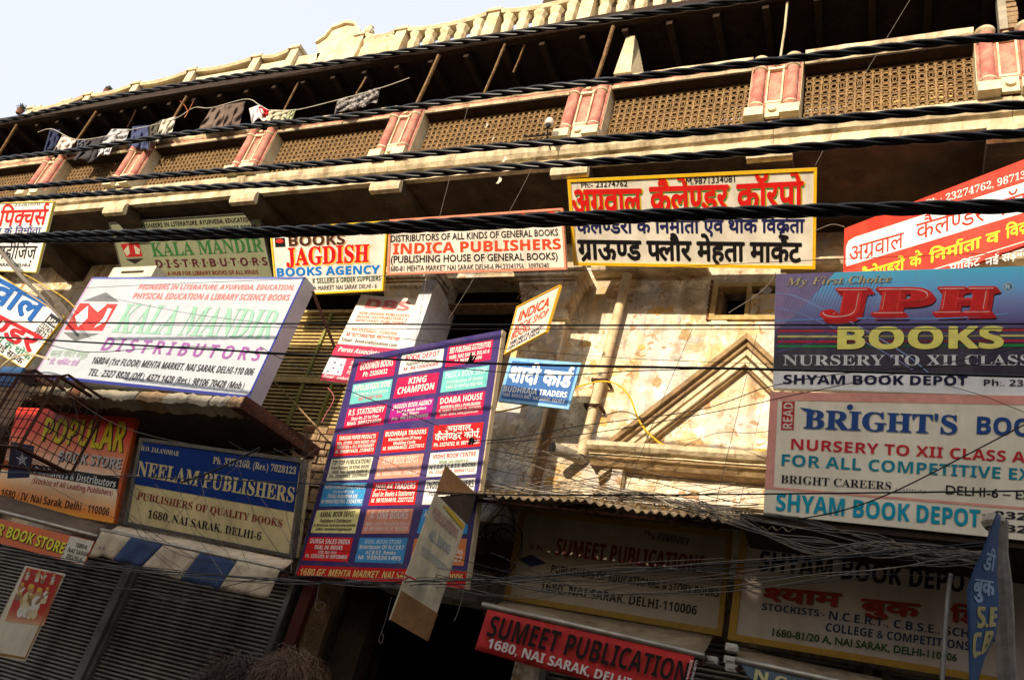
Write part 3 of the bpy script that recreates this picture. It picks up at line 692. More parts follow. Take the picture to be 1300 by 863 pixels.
# rough brick pier between the light box and the directory board
z = 3.05; row = 0
while z < 4.3:
    x = -5.62 + (.06 if row % 2 else 0)
    while x < -5.0:
        w = rnd.uniform(.13, .2); j = rnd.uniform(-.02, .02)
        mb = MB(); mb.box(x, min(x + w, -4.98), 6.2 + j, 6.47, z, z + .068 + rnd.uniform(-.008, .004)); o = obj('brick', mb, rnd.choice((M_BRICK, M_BRICK2, M_BRICK2)), B); x += w + .014
    z += .082; row += 1
mb = MB(); mb.box(-5.6, -4.99, 6.25, 6.465, 3.05, 4.3); obj('mortar', mb, M_CONC, B)
# ledge with broken stone edge under the light box, and its steel angle
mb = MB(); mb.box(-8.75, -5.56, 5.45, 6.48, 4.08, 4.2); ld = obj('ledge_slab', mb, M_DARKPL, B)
x = -8.75
while x < -5.6:
    w = rnd.uniform(.22, .42); w = min(w, -5.56 - x)
    mb = MB(); n = 5
    for k in range(n + 1):
        t = k / n; xx = x + (w - .015) * t; zb = 4.06 + rnd.uniform(-.02, .02); ztop = 4.205 + rnd.uniform(-.012, .012); yf = 5.27 + rnd.uniform(-.02, .02)
        mb.v += [Vector((xx, yf, zb + .03)), Vector((xx, yf - .01, (zb + ztop) / 2)), Vector((xx, yf + .02, ztop)), Vector((xx, 5.448, ztop)), Vector((xx, 5.448, zb))]
        if k:
            for e in range(5):
                f = (e + 1) % 5; j = (k - 1) * 5; mb.f.append((j + e, j + 5 + e, j + 5 + f, j + f)); mb.m.append(0)
    mb.f.append((0, 1, 2, 3, 4)); mb.f.append(tuple(n * 5 + e for e in (4, 3, 2, 1, 0))); mb.m += [0, 0]
    obj('edge_stone', mb, rnd.choice((M_BRICK, M_BRICK2, M_CONC)), B); x += w
mb = MB(); a = Vector((-5.55, 5.25, 4.20)); b = Vector((-5.2, 6.46, 4.10))
mb.hexa([a + Vector((0, 0, -.12)), a + Vector((.02, 0, -.12)), a + Vector((.02, 0, .0)), a, b + Vector((0, 0, -.12)), b + Vector((.02, 0, -.12)), b + Vector((.02, 0, 0)), b])
mb.hexa([a + Vector((-.12, 0, -.134)), a + Vector((.02, 0, -.134)), a + Vector((.02, 0, -.122)), a + Vector((-.12, 0, -.122)), b + Vector((-.12, 0, -.134)), b + Vector((.02, 0, -.134)), b + Vector((.02, 0, -.122)), b + Vector((-.12, 0, -.122))])
obj('steel_angle', mb, M_RUST, B)
# ground-floor jambs by the passage
mb = MB(); mb.box(-4.98, -4.86, 6.36, WY - .002, 0, 2.9); obj('door_jamb', mb, mat('red_brown_paint', (96, 44, 32), .7, dirt=(50, 28, 20), damt=.6), B)
M_PPR = mat('grubby_tan_plaster', (128, 100, 66), .95, dirt=(56, 42, 30), damt=.9, scale=4, bump=.7, var=.25, streak=True)
mb = MB(); mb.box(-4.85, -4.62, 6.42, WY - .003, 0, 2.9); obj('passage_pier', mb, M_PPR, B)
mb = MB(); mb.box(-3.42, -2.9, 6.35, 6.42, 3.3, 3.45); mb.box(-3.42, -2.9, 6.37, 6.44, 3.18, 3.29); obj('door_lintel', mb, mat('red_brown_paint', (96, 44, 32)), B)

# ------------------------------------------------------------------ roller shutters
def shutter(x0, x1, label):
    t = thing('roller_shutter', ((x0 + x1) / 2, 6.45, 0), label, 'shutter')
    s = None; z = .02; zz = z
    while z < 2.9:
        if s is None:
            mb = MB(); mb.profile([(6.45, z), (6.425, z + .004), (6.405, z + .012), (6.405, z + .022), (6.425, z + .030), (6.45, z + .034), (6.455, z + .034), (6.455, z)], x0 + .012, x1 - .012); s = obj('shutter_slat', mb, M_SHUT, t)
        else: dup_part(s, t, (0, 0, z - zz))
        z += .0385
    for x in (x0 - .045, x1 - .012):
        mb = MB(); mb.box(x, x + .057, 6.36, 6.49, 0, 2.9); obj('guide_rail', mb, M_METAL, t)
shutter(-9.5, -7.31, 'corrugated steel roller shutter at the far left, behind the red calendar')
shutter(-7.13, -5.13, 'corrugated steel roller shutter under the striped awning, left of the dark passage')
mb = MB(); mb.box(-7.264, -7.176, 6.33, 6.5, 0, 2.9); obj('shutter_mullion', mb, M_METAL, B)
shutter(-2.42, -.1, 'corrugated roller shutter behind the red awning banner')
shutter(.05, 2.6, 'corrugated roller shutter at the right behind the small blue awning')
# ------------------------------------------------------------------ signs
WHITE = (232, 228, 216); RED = (214, 30, 24); YEL = (240, 190, 40); BLK = (24, 22, 24); NAVY = (30, 34, 84); GRN = (60, 130, 60)
def V(c, **k): return vinyl(c, **k)
KALL = ['कैले', 'ण~h', 'डर']
# centre calendar board
s = Sign('hanging_signboard', [(720, 228), (1037, 213), (1035, 342), (728, 337)], 5.62, 'white Hindi calendar board with thick yellow frame and red headline, hung below the balcony', frame=paint((236, 186, 30)), panel=V((228, 220, 202)), fw=.028, yaw=0, tilt=46)
SG_A = s
s.text('Ph:- 23274762', 738, 238.5, 796.5, 236.5, 6.8, BLK, 'r', bold=.012)
s.text('M.9871334081', 871, 234.6, 933, 231, 8, BLK, 'r', bold=.012)
sh = [(2.2, .8, YEL, .0012), (1.0, 1.9, GRN, .0006)]
s.text(['अ', 'ग~r', 'वाल'], 728, 274.5, 815, 273, 32, RED, 'D', bold=.032, shadow=sh, res=4)
s.text(['कैले', 'ण~h', 'डर'], 826, 270, 925, 267, 31, RED, 'D', bold=.032, shadow=sh, res=4)
s.text(['कॉरपो'], 936, 266.5, 1019, 262.5, 31, RED, 'D', bold=.032, shadow=sh, res=4)
s.text(['कैले', 'ण~h', 'डरों के ', 'िन', 'मा~e', 'ता एवं थोक ', 'िव', 'क~r', 'ेता'], 733, 296, 1021, 295, 16, NAVY, 'D', bold=.03, res=3)
s.text(['ग~r', 'ाऊ', 'ण~h', 'ड ', 'फ~h', 'लौर मेहता मा', 'के~e', 'ट'], 735, 328.5, 1017, 332.5, 23, BLK, 'D', bold=.035, res=4)
# JPH board
s = Sign('hanging_signboard', [(985, 348), (1420, 334), (1423, 507), (981, 492)], 5.05, 'large blue and black printed board with red JPH letters above BOOKS at the right', yaw=0, tilt=10, panel=V((244, 242, 238), d=.25), depth=.06)
def grad_board(name, stops, angle=0, noise=.12):
    m = bpy.data.materials.new(name); m.use_nodes = True; nt = m.node_tree; L = nt.links.new; b = nt.nodes['Principled BSDF']; b.inputs['Roughness'].default_value = .4
    b.inputs['Specular IOR Level'].default_value = .3
    uv = nt.nodes.new('ShaderNodeUVMap'); mp = nt.nodes.new('ShaderNodeMapping'); mp.inputs['Rotation'].default_value = (0, 0, R(angle)); L(uv.outputs[0], mp.inputs[0])
    sp = nt.nodes.new('ShaderNodeSeparateXYZ'); L(mp.outputs[0], sp.inputs[0])
    cr = nt.nodes.new('ShaderNodeValToRGB'); el = cr.color_ramp.elements
    for i, (p, c) in enumerate(stops):
        e = el[i] if i < 2 else el.new(p)
        e.position = p; e.color = srgb(c)
    L(sp.outputs[1], cr.inputs[0])
    n = nt.nodes.new('ShaderNodeTexNoise'); n.inputs['Scale'].default_value = 5; n.inputs['Detail'].default_value = 6; tc = nt.nodes.new('ShaderNodeTexCoord'); m2 = nt.nodes.new('ShaderNodeMapping'); m2.inputs['Scale'].default_value = (3, 3, .5)
    L(tc.outputs['Object'], m2.inputs[0]); L(m2.outputs[0], n.inputs[0])
    mx = nt.nodes.new('ShaderNodeMixRGB'); mx.inputs[2].default_value = srgb((150, 140, 125)); r = nt.nodes.new('ShaderNodeValToRGB'); r.color_ramp.elements[0].position = .45; r.color_ramp.elements[1].color = (noise * 2,) * 3 + (1,)
    L(n.outputs[0], r.inputs[0]); L(r.outputs[0], mx.inputs[0]); L(cr.outputs[0], mx.inputs[1]); L(mx.outputs[0], b.inputs['Base Color']); return m
def uvquad(s, q, m, off, name='printed_ground', uvs=None):
    mb = MB(); mb.face([s.pt(*p, off=off) for p in q]); mb.uv = uvs or [(0, 0), (1, 0), (1, 1), (0, 1)]; return obj(name, mb, m, s.t)
uvquad(s, [(982, 470), (1421, 480), (1420, 334), (985, 348)], grad_board('print_blue', [(0, (36, 30, 46)), (.3, (40, 34, 60)), (.48, (84, 74, 130)), (.68, (120, 136, 190)), (.82, (100, 180, 232)), (1, (80, 206, 240))], 0), .0015)
mb = MB()
for q, c in (([(985, 348), (1060, 345.6), (1010, 400), (984, 420)], (150, 130, 168)),): s.poly(q[::-1], c, .0022)
def arc(s, pts, w, col, off=.003):
    pp = smooth_path([(x, y, 0) for x, y in pts], 6)
    for a, b in zip(pp[:-1], pp[1:]):
        d = (b - a).normalized(); n = Vector((-d.y, d.x, 0)) * w / 2; s.poly([(a - n)[:2], (b - n)[:2], (b + n)[:2], (a + n)[:2]], col, off)
for y, c, w in ((420, (206, 40, 44), 2.2), (427, (214, 200, 110), 2.6), (433.5, (200, 30, 60), 2.6), (439.5, (30, 150, 70), 2.4)):
    arc(s, [(987, y), (1064, y)], w, c); arc(s, [(1270, y - 1), (1420, y - 1.5)], w, c); arc(s, [(1064, y), (1270, y - 1)], w * .7, tuple(int(v * .7) for v in c), .0025)
arc(s, [(985, 372), (1010, 376), (1040, 390), (1090, 414), (1150, 450), (1180, 474)], 1.3, (150, 170, 215)); arc(s, [(984, 391), (1010, 396), (1040, 408), (1110, 440), (1160, 470)], 1.1, (140, 150, 205)); arc(s, [(985, 407), (1080, 404), (1200, 404), (1280, 398)], 1.6, (110, 160, 215))
arc(s, [(984, 447), (1040, 432), (1100, 405), (1130, 380)], 1.0, (110, 96, 170)); arc(s, [(984, 440), (1000, 432), (1060, 418)], 1.0, (100, 90, 160))
for k in range(26):
    x = 1010 + k * 4.4; s.poly([(x, 352 + k * .3), (x + 1, 352 + k * .3), (x - 18, 400), (x - 19, 400)], (112, 126, 172), .0026)
s.text('My First Choice', 998, 362.3, 1132, 358, 9, (214, 196, 140), 'I', shadow=[(.8, .8, (60, 50, 60), .0006)])
for t, x0, x1 in (('J', 1043, 1101), ('P', 1108, 1180), ('H', 1186, 1262)):
    yb = 399.5 - (x0 - 1041) * .012; dx = 5
    for q in range(7): s.text(t, x0 + 1 + q * .9, yb + 1 + q * 1.15, x1 - 4 + q * .9, yb + q * 1.15 + .2, 33, (24, 22, 34) if q == 6 else (206, 34, 36), 'S', bold=.045, off=.0042 - q * .0003, shear=.18, res=5)
    s.text(t, x0, yb, x1 - 5, yb - .5, 33, (240, 58, 50), 'S', bold=.045, off=.0046, shear=.18, res=5)
    s.text(t, x0 + 1.4, yb - 1.3, x1 - 6.4, yb - 1.8, 30.6, (238, 222, 214), 'S', bold=.012, off=.0052, shear=.18, res=5)
    s.text(t, x0 + 2.2, yb - 2.2, x1 - 7.2, yb - 2.7, 28.8, (222, 40, 38), 'S', bold=-.012, off=.0058, shear=.18, res=5)
s.disc(1280, 364, 6.6, 5.6, (200, 214, 224), .003, 18); s.disc(1280, 364, 5.4, 4.5, (70, 130, 170), .0036, 18); s.text('R', 1276.5, 367, 1283, 367, 6, (230, 236, 240), 's')
s.text('BOOKS', 1064, 442.5, 1273, 441.5, 27, (246, 236, 120), 's', bold=.035, shadow=[(1.3, 1.3, (40, 26, 30), .001), (-.9, .9, (60, 30, 30), .0014)], res=5)
s.text('NURSERY TO XII CLASS', 994, 463.6, 1308, 463.4, 13, (222, 224, 222), 'S', bold=.006)
s.text('SHYAM BOOK DEPOT', 994.5, 487, 1228, 488.7, 11.4, (34, 34, 66), 's', bold=.02); s.text('Ph:. 2325', 1249, 489.6, 1318, 490.2, 8, (50, 46, 60), 's')
# Bright's board
s = Sign('hanging_signboard', [(978, 497), (1420, 504), (1414, 697), (969, 652)], 5.2, "long cream board with faded pink border, blue BRIGHT'S heading and teal SHYAM BOOK DEPOT below", yaw=0, tilt=10, panel=V((244, 234, 208), d=.25), depth=.06)
PKB = (236, 164, 146)
s.poly([(969.5, 652), (978, 497), (987, 497.2), (980, 653)][::-1] if 0 else [(971, 617), (978, 497), (988, 497.2), (982, 617.5)], PKB); s.poly([(987.5, 497.2), (1420, 504), (1419.6, 516), (987.3, 508)], PKB); s.poly([(971, 617), (1417, 653), (1417, 656.5), (971, 620)], PKB)
s.poly([(991.4, 545.4), (1007.4, 545.7), (1009, 509.6), (993, 509.2)], (200, 52, 52), .0026)
s.textq('READ', [(1005.5, 544), (1007, 511), (995.2, 510.6), (993.6, 543.6)], (230, 214, 200), 's')
BB = (40, 78, 140)
s.text("BRIGHT'S", 1020, 543, 1214, 550.5, 23, BB, 'S', bold=.02, shadow=[(1, 1, (120, 130, 150), .0006)], res=4)
s.disc(1079, 516.5, 4, 3.6, BB, .004); s.poly([(1015, 517), (1030, 519), (1036, 526), (1022, 522)], BB, .0045)
s.text('BOOKS', 1240, 550.4, 1350, 556, 22, BB, 's', bold=.02, res=4)
s.text('NURSERY TO XII CLASS AND', 1004, 570, 1338, 589, 13.5, (206, 44, 56), 's', bold=.012)
s.text('FOR ALL COMPETITIVE EXAMS', 992, 590.6, 1364, 613, 14.5, (24, 140, 160), 's', bold=.012)
s.text('BRIGHT CAREERS', 991, 612.6, 1131, 621.5, 10, (44, 40, 50), 'S', bold=.01); s.text('institute', 1137, 623.5, 1176, 626, 5.5, (150, 140, 140), 'r')
s.text('DELHI-6 – ESTD', 1200.6, 626.6, 1332, 636, 11, (44, 40, 44), 'r', bold=.014)
s.text('SHYAM BOOK DEPOT', 985, 647.4, 1243.7, 668.8, 21.5, (20, 160, 186), 's', bold=.02, res=4)
s.text('2325', 1262, 657, 1318, 661, 9, (44, 40, 50), 's', bold=.02); s.text('2325', 1262, 673.5, 1318, 677.5, 9, (44, 40, 50), 's', bold=.02); s.text('23', 1247, 659, 1258, 660, 7, (60, 50, 60), 's')
# red banner running out at the right
s = Sign('banner', [(1072, 290), (1330, 191), (1330, 300), (1069, 398)], 5.6, 'red and white Hindi calendar banner slanting out beside the balcony at the right', yaw=-32, tilt=0, panel=V((216, 62, 48), d=.3), depth=.03)
s.poly([(1075, 338), (1330, 261), (1330, 222), (1085, 301), (1077, 306), (1074, 314), (1073.5, 334)], (238, 232, 226), .002)
s.text('Ph.: 23274762, 98713', 1175, 263.5, 1302, 226, 9.2, (236, 224, 214), 'S', bold=.01)
s.text(['अ', 'ग~r', 'वाल'], 1078, 333.5, 1147, 314, 19, (214, 60, 44), 'D', bold=.004, res=3); s.text(['कैले', 'ण~h', 'डर'], 1163, 305, 1250, 280, 20, (214, 60, 44), 'D', bold=.004, res=3); s.text(['कॉरपो'], 1262, 277, 1326, 257, 20, (214, 60, 44), 'D', bold=.004, res=3)
YB = (238, 206, 60)
for tk, a, b in ((['कैले', 'ण~h', 'डरों'], (1088, 360), (1148, 342)), (['के'], (1155, 340), (1170, 335)), (['िन', 'मा~e', 'ता'], (1180, 334), (1245, 314)), (['व'], (1252, 311), (1269, 306)), (['िव', 'क~r', 'ेता'], (1277, 303), (1326, 287))):
    s.text(tk, *a, *b, 13, YB, 'D', bold=.03, res=3)
s.poly([(1180, 343), (1330, 297), (1330, 298.3), (1180, 344.3)], (236, 226, 214), .002)
s.text(['मा', 'िक~e', 'ट'], 1205, 346, 1244, 336, 9, (238, 232, 224), 'D', bold=.015); s.text(['नई'], 1251, 338, 1268, 333, 9, (238, 232, 224), 'D', bold=.015); s.text(['सड़क'], 1272, 333, 1302, 324, 9, (238, 232, 224), 'D', bold=.015)
# Indica publishers
s = Sign('hanging_signboard', [(494, 279), (714, 264), (719, 342), (491, 349)], 5.55, 'white board with salmon edge reading INDICA PUBLISHERS, under the balcony in the middle', yaw=0, tilt=28, frame=paint((226, 140, 110)), panel=V((226, 214, 198)), fw=.022)
OR = (222, 66, 30)
s.text('INDICA BOOK SHOP', 500, 291.5, 706, 281, 12.5, OR, 's', bold=.02)
s.text('DISTRIBUTORS OF ALL KINDS OF GENERAL BOOKS', 496, 307.3, 708.6, 299, 8.3, BLK, 'r', bold=.02)
s.text('INDICA PUBLISHERS', 499, 322.6, 712, 316, 13, OR, 's', bold=.025, res=4)
s.text('(PUBLISHING HOUSE OF GENERAL BOOKS)', 496, 333.8, 708, 329.5, 8.8, BLK, 'r', bold=.02)
s.text('1680-81 MEHTA MARKET NAI SARAK DELHI-6 PH.23243756 , 30976240', 493.5, 344.6, 697, 340.7, 6.8, (50, 44, 44), 'r', bold=.015)
# Jagdish
s = Sign('hanging_signboard', [(342, 290), (492, 280), (486, 369), (350, 376)], 5.62, 'yellow framed white board with red JAGDISH and blue BOOKS AGENCY', yaw=0, tilt=32, frame=paint((240, 196, 28)), panel=V((230, 222, 208)), fw=.02)
s.text('STORE & TEXT BOOKS', 438, 299, 486, 297.5, 4.5, (60, 40, 36), 's')
s.text('BOOKS', 367, 312.5, 437.5, 310, 13, (70, 40, 26), 's', bold=.03, shadow=[(1.3, .8, (196, 160, 120), .001)])
s.poly([(349.5, 314), (362.5, 313.4), (361.5, 301.8), (348.8, 302.5)], BLK); s.disc(355, 306, 5, 2.6, (216, 50, 40), .004)
s.text('JAGDISH', 364, 337, 467.6, 332, 21.5, (214, 22, 24), 'S', bold=.035, shadow=[(1.6, 1.4, (232, 190, 60), .001), (2.4, 2.0, (206, 196, 180), .0016)], res=4)
s.text('BOOKS AGENCY', 352, 350.8, 481.5, 347, 10.3, (22, 116, 196), 's', bold=.03)
s.text('K SELLERS & ORDER SUPPLIERS', 397, 359.9, 483, 356, 6.3, (40, 74, 40), 's'); s.text('A MARKET NAI SARAK DELHI - 6', 398, 368.6, 478, 365.6, 5.6, (70, 66, 66), 'r', bold=.015)
# rear Kala Mandir board in the shade
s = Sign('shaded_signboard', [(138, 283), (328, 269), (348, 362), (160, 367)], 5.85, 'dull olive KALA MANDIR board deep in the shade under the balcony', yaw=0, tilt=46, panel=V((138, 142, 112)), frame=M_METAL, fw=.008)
s.text('PIONEERS IN LITERATURE, AYURVEDA, EDUCATION,', 180, 289.8, 320.5, 281, 5.6, (40, 36, 34), 's'); s.text('PHYSICAL EDUCATION & LIBRARY SCIENCE BOOKS', 182, 299, 326, 291, 6, (40, 36, 34), 's')
s.text('KALA MANDIR', 194, 325.6, 335, 319, 17, (52, 110, 56), 'S', bold=.005); s.text('D·I·S·T·R·I·B·U·T·O·R·S', 199, 340, 340, 336.5, 10, (84, 30, 44), 's', bold=.01); s.text('A HUB FOR LIBRARY BOOKS OF ALL KINDS', 213, 349.6, 328, 347.6, 5, (120, 44, 40), 's')
s.poly([(160, 326.5), (181, 325.5), (176, 308), (153, 310)], (176, 40, 40)); s.poly([(157, 318), (163, 311), (165, 322), (161, 325)], (190, 186, 160), .003); s.poly([(170, 311), (178, 317), (177, 323), (172, 322)], (190, 186, 160), .003)
s.poly([(159, 329), (171.5, 335), (182, 328)], (40, 36, 34))
# big Kala Mandir light box
s = Sign('light_box_sign', [(117, 352), (388, 351.5), (316, 506), (42, 478)], 5.25, 'big white KALA MANDIR DISTRIBUTORS light box standing on the broken ledge', yaw=3, tilt=0, panel=V((178, 184, 192), rough=.3, d=.12), depth=.2)
PKR = (226, 118, 112); 
s.poly([(42, 478), (316, 506), (318, 502), (44.5, 474.5)], (44, 52, 130)); s.poly([(316, 506), (388, 351.5), (385.5, 351.5), (313.5, 505)], (44, 52, 130)); s.poly([(117, 352), (388, 351.5), (387, 354), (116, 354)], (90, 100, 170)); s.poly([(42, 478), (117, 352), (118.2, 353), (43.6, 478)], (180, 150, 190))
s.poly([(305, 504.5), (316, 506), (319.5, 498)], (44, 52, 130), .0024)
s.text('PIONEERS IN LITERATURE, AYURVEDA, EDUCATION,', 175, 367.3, 372.5, 367.8, 6.3, PKR, 's'); s.text('PHYSICAL EDUCATION & LIBRARY SCIENCE BOOKS', 167.5, 379.3, 366, 381.3, 7.6, PKR, 's')
s.text('KALA MANDIR', 141, 421.5, 342, 430, 36, (142, 186, 164), 'S', bold=-.004, res=5)
s.text('D I S T R I B U T O R S', 127, 444.5, 327, 458, 16.5, (150, 92, 158), 's', bold=.012, res=4)
s.text('1680/4 (1st FLOOR) MEHTA MARKET, NAI SARAK, DELHI-110 006', 115, 461.3, 320, 476.2, 8.6, (40, 40, 46), 's'); s.text('TEL.: 2327 8828 (Off.), 4371 1428 (Res.), 98106 70428 (Mob.)', 110.6, 476.3, 308, 494, 8.6, (40, 40, 46), 's')
s.text(['कला मं', 'िद', 'र समूह'], 62, 451.5, 110, 453.5, 7, (156, 176, 160), 'D', bold=.02); s.text(['डी. मा', 'िक~e', 'ट इंडो'], 61, 461.5, 98, 464, 5.5, (176, 140, 186), 'D', bold=.02)
s.poly([(105, 382), (151.5, 383), (134.6, 371)], (110, 112, 114)); s.poly([(81.4, 418.6), (130, 420), (149.4, 386), (101.4, 384.8)], (222, 62, 58)); s.poly([(80, 421.6), (95, 433), (126.3, 423.4)], (110, 112, 114))
s.poly([(95, 402), (112, 388), (111, 404), (99, 415.5)], (232, 232, 232), .003); s.poly([(131, 404), (137, 391), (142, 392), (134, 408), (118, 417)], (232, 232, 232), .003); s.poly([(113, 385.6), (124, 396), (136, 386.2)], (232, 232, 232), .003)
SG_K = s
# Popular book store board
s = Sign('printed_board', [(22, 517), (175, 523), (144, 664), (-8, 637)], 5.75, 'red to yellow printed POPULAR BOOK STORE board behind the rusty cage', yaw=0, tilt=6, panel=V((206, 96, 40)), depth=.05)
uvquad(s, [(6, 584), (151.8, 606), (175, 523), (22, 517)], grad_board('print_red', [(0, (244, 206, 170)), (.3, (240, 140, 96)), (.6, (236, 70, 36)), (1, (226, 50, 30))]), .0015)
uvquad(s, [(-8, 637), (144, 664), (149.5, 620), (1.5, 596)], grad_board('print_orange', [(0, (250, 190, 50)), (.35, (244, 140, 50)), (.8, (240, 200, 150)), (1, (240, 220, 190))], 12), .0015)
s.poly([(37, 600), (149.3, 621), (152, 606.2), (42, 589)], (28, 26, 28), .002); s.poly([(9, 607), (37, 606), (44, 566), (14, 560)], (24, 30, 66), .0025)
s.poly([(28 + (8 if k % 2 == 0 else 3.4) * math.sin(k * math.pi / 5) , 583 - (9 if k % 2 == 0 else 3.8) * math.cos(k * math.pi / 5)) for k in range(10)], (196, 200, 208), .004)
s.text('POPULAR', 52, 559, 155, 573, 29, (240, 218, 40), 's', h1=37, bold=.02, shadow=[(1.6, 1.4, (40, 24, 20), .001)], res=4)
s.text('BOOK STORE', 73, 584.5, 152, 594.5, 12.5, (206, 200, 196), 's', bold=.025, shadow=[(1.4, 1.4, (50, 40, 40), .001)])
s.text('Publishers & Distributors', 43, 600.5, 146, 618.5, 9, (226, 226, 220), 's'); s.text('(Stockist of All Leading Publishers)', 40, 613, 142.5, 629, 7, (168, 32, 34), 's'); s.text('1680 / IV, Nai Sarak, Delhi - 110006', 0, 629.8, 137.6, 654.5, 9.6, (40, 26, 20), 's')
# Neelam
s = Sign('framed_sign_box', [(177.5, 555), (386, 583), (369, 708), (157, 665)], 5.7, 'blue and cream NEELAM PUBLISHERS sign box with dull metal frame', yaw=3, tilt=20, panel=V((220, 202, 150)), depth=.13, frame=M_METAL, fw=.032)
BL = (22, 54, 124); CRM = (214, 202, 160)
s.poly([(167.7, 613.7), (373, 649.8), (381.4, 584.5), (181.7, 561)], BL)
s.text('H.O. JALANDHAR', 178.6, 571, 226.8, 578.6, 5.6, CRM, 'S'); s.text('Ph. 3273160, (Res.) 7028123', 270, 588, 375, 601.7, 8.6, CRM, 'S', bold=.01)
s.text('NEELAM PUBLISHERS', 173, 603.4, 372, 637.5, 18.5, (212, 196, 140), 'S', bold=.02, res=4)
s.text('PUBLISHERS OF QUALITY BOOKS', 173.6, 633, 357.7, 668.7, 9, (136, 40, 40), 'S', bold=.01); s.text('1680, NAI SARAK, DELHI-6', 187, 656.8, 331, 685.6, 9.8, (26, 30, 40), 'S', bold=.015)
# small Indica board set at an angle
s = Sign('projecting_signboard', [(655.6, 389), (711, 361), (693, 421), (639.4, 450)], 5.95, 'small tilted yellow edged INDICA BOOK SHOP board fixed to the column', yaw=-32, tilt=0, frame=paint((232, 178, 50)), panel=V((232, 220, 204)), fw=.012, depth=.03)
s.text('INDICA', 657.5, 408, 696, 388.5, 12.5, OR, 'r', bold=.03, res=3); s.text('BOOK SHOP', 652.5, 422, 694.5, 400.5, 9.5, (220, 90, 70), 'r', bold=.02); s.text('BOOKS', 648.5, 431, 672, 419, 8, OR, 'r', bold=.02)
s.text('1680 MEHTA MARKET', 647, 438, 690, 415.5, 4.6, (60, 60, 90), 'r', bold=.02); s.text('NAI SARAK DELHI', 645, 443.5, 684, 423, 4, (60, 60, 90), 'r', bold=.02)
# wedding-card traders plate
s = Sign('enamel_plate', [(647.5, 453.5), (738, 460.5), (721.7, 519.6), (632.4, 509)], 6.0, 'blue wedding card plate with big white Hindi letters and pale blue edge', yaw=7, tilt=-3, panel=paint((128, 182, 222)), depth=.02)
s.poly([(636.5, 505), (719.5, 515), (733.5, 464.5), (650.5, 458)], (54, 104, 166)); s.poly([(633, 509), (632.8, 506), (720, 516.5), (721.5, 519)], (150, 196, 226), .0025)
s.text(['शादी का', 'ड~e'], 645, 483.5, 723, 491.5, 17.5, (240, 238, 232), 'D', bold=.04, res=4)
s.text('BUDHRAJA TRADERS', 638.5, 496.6, 719, 504.5, 7, (232, 232, 228), 's', bold=.02); s.text('1680, MEHTA MKT. NAI SARAK, DELHI-6', 637.5, 502.3, 716, 511.8, 4.4, (222, 222, 222), 's')
# DBS board
s = Sign('leaning_signboard', [(458.6, 374), (535.5, 380), (488, 491), (406, 482)], 6.0, 'white and pink DBS booksellers board leaning in front of the louvred screen', yaw=8, tilt=-6, panel=V((236, 228, 210), d=.2), depth=.03)
s.poly([(406, 482), (488, 491), (508.5, 443), (427.5, 436)], (222, 52, 84)); s.poly([(409, 474), (433, 477), (440, 455.5), (419, 453)], (190, 190, 206), .0028)
for x, y in ((415, 470), (422, 466), (428, 471), (432, 462), (424, 459)): s.disc(x, y, 3.6, 3, (214, 214, 222), .0034, 8); s.disc(x + 1, y + 1, 1.8, 1.5, (120, 116, 140), .0038, 7)
s.text('DBS', 463, 390.6, 517, 394.5, 11, (230, 128, 128), 's', bold=.04, res=3)
for k, t in enumerate(('NEW INDIAN PUBLISHERS', 'BOOK DISTRIBUTORS &', 'MERCHANT PUBLISHERS')): s.text(t, 455 - k * 2.2, 398.6 + k * 4.6, 519 - k * 2.2, 402.5 + k * 4.6, 3.4, (228, 110, 100), 's')
s.text('PH 65436021, 23260304', 446, 420, 503, 425.6, 4.2, (216, 130, 110), 's'); s.text('M. 9213466700, 9971116708', 439, 426, 506, 432.4, 4.2, (222, 90, 80), 's'); s.text('Email : bookstall@yahoo.com', 433, 432.6, 503, 440.4, 4.4, (80, 74, 76), 's')
s.text('Paras Associates', 428.5, 445.6, 484, 451.5, 5.5, (240, 226, 222), 'i'); s.text('Email : website', 409.5, 479, 445, 483.4, 3.8, (240, 226, 222), 'i')
for k, t in enumerate(('SALE', 'REPAIR', 'FITTING')): s.text(t, 445 - k * 2.5, 462 + k * 6, 462 - k * 2.5, 464 + k * 6, 4, (240, 226, 222), 's')
# purple directory
s = Sign('directory_board', [(451, 453), (637, 419), (590, 747), (375.5, 729.5)], 5.6, 'tall purple market directory with rows of coloured shop listings', yaw=-14, tilt=8, panel=V((58, 44, 106), d=.25), depth=.05)
PNK = (224, 28, 78); TEAL = (112, 196, 190); REDC = (226, 30, 32); CRC = (228, 222, 190); SKY = (66, 150, 204); PCH = (226, 148, 122); MAG = (170, 30, 130); WH = (240, 236, 226); YLC = (232, 222, 150)
def A_(q, sc_=4.643, ox=370, oy=410): return [(ox + a / sc_, oy + b / sc_) for a, b in q]
def B_(q): return A_(q, 4.543, 370, 560)
def cell(q, bg, lines):           # q TL,TR,BR,BL
    tl, tr, br, bl = q; s.poly([bl, br, tr, tl], bg, .0018); bq = [bl, br, tr, tl]
    n = len(lines); tot = sum(l[2] for l in lines); gap = .35; unit = .86 / (tot + gap * tot); v = .93
    for t, c, hh, w, sty in lines:
        v -= hh * unit; pad = (1 - w) / 2
        s.textq(t, [bil(bq, pad, v), bil(bq, 1 - pad, v), bil(bq, 1 - pad, v + hh * unit), bil(bq, pad, v + hh * unit)], c, sty, .015, .004); v -= hh * unit * gap
cell(A_([(398, 232), (620, 197), (603, 308), (372, 340)]), PNK, [('GOODWIN BOOKS', WH, 1.5, .86, 's'), ('Ph: 23260632', WH, 1, .62, 's')])
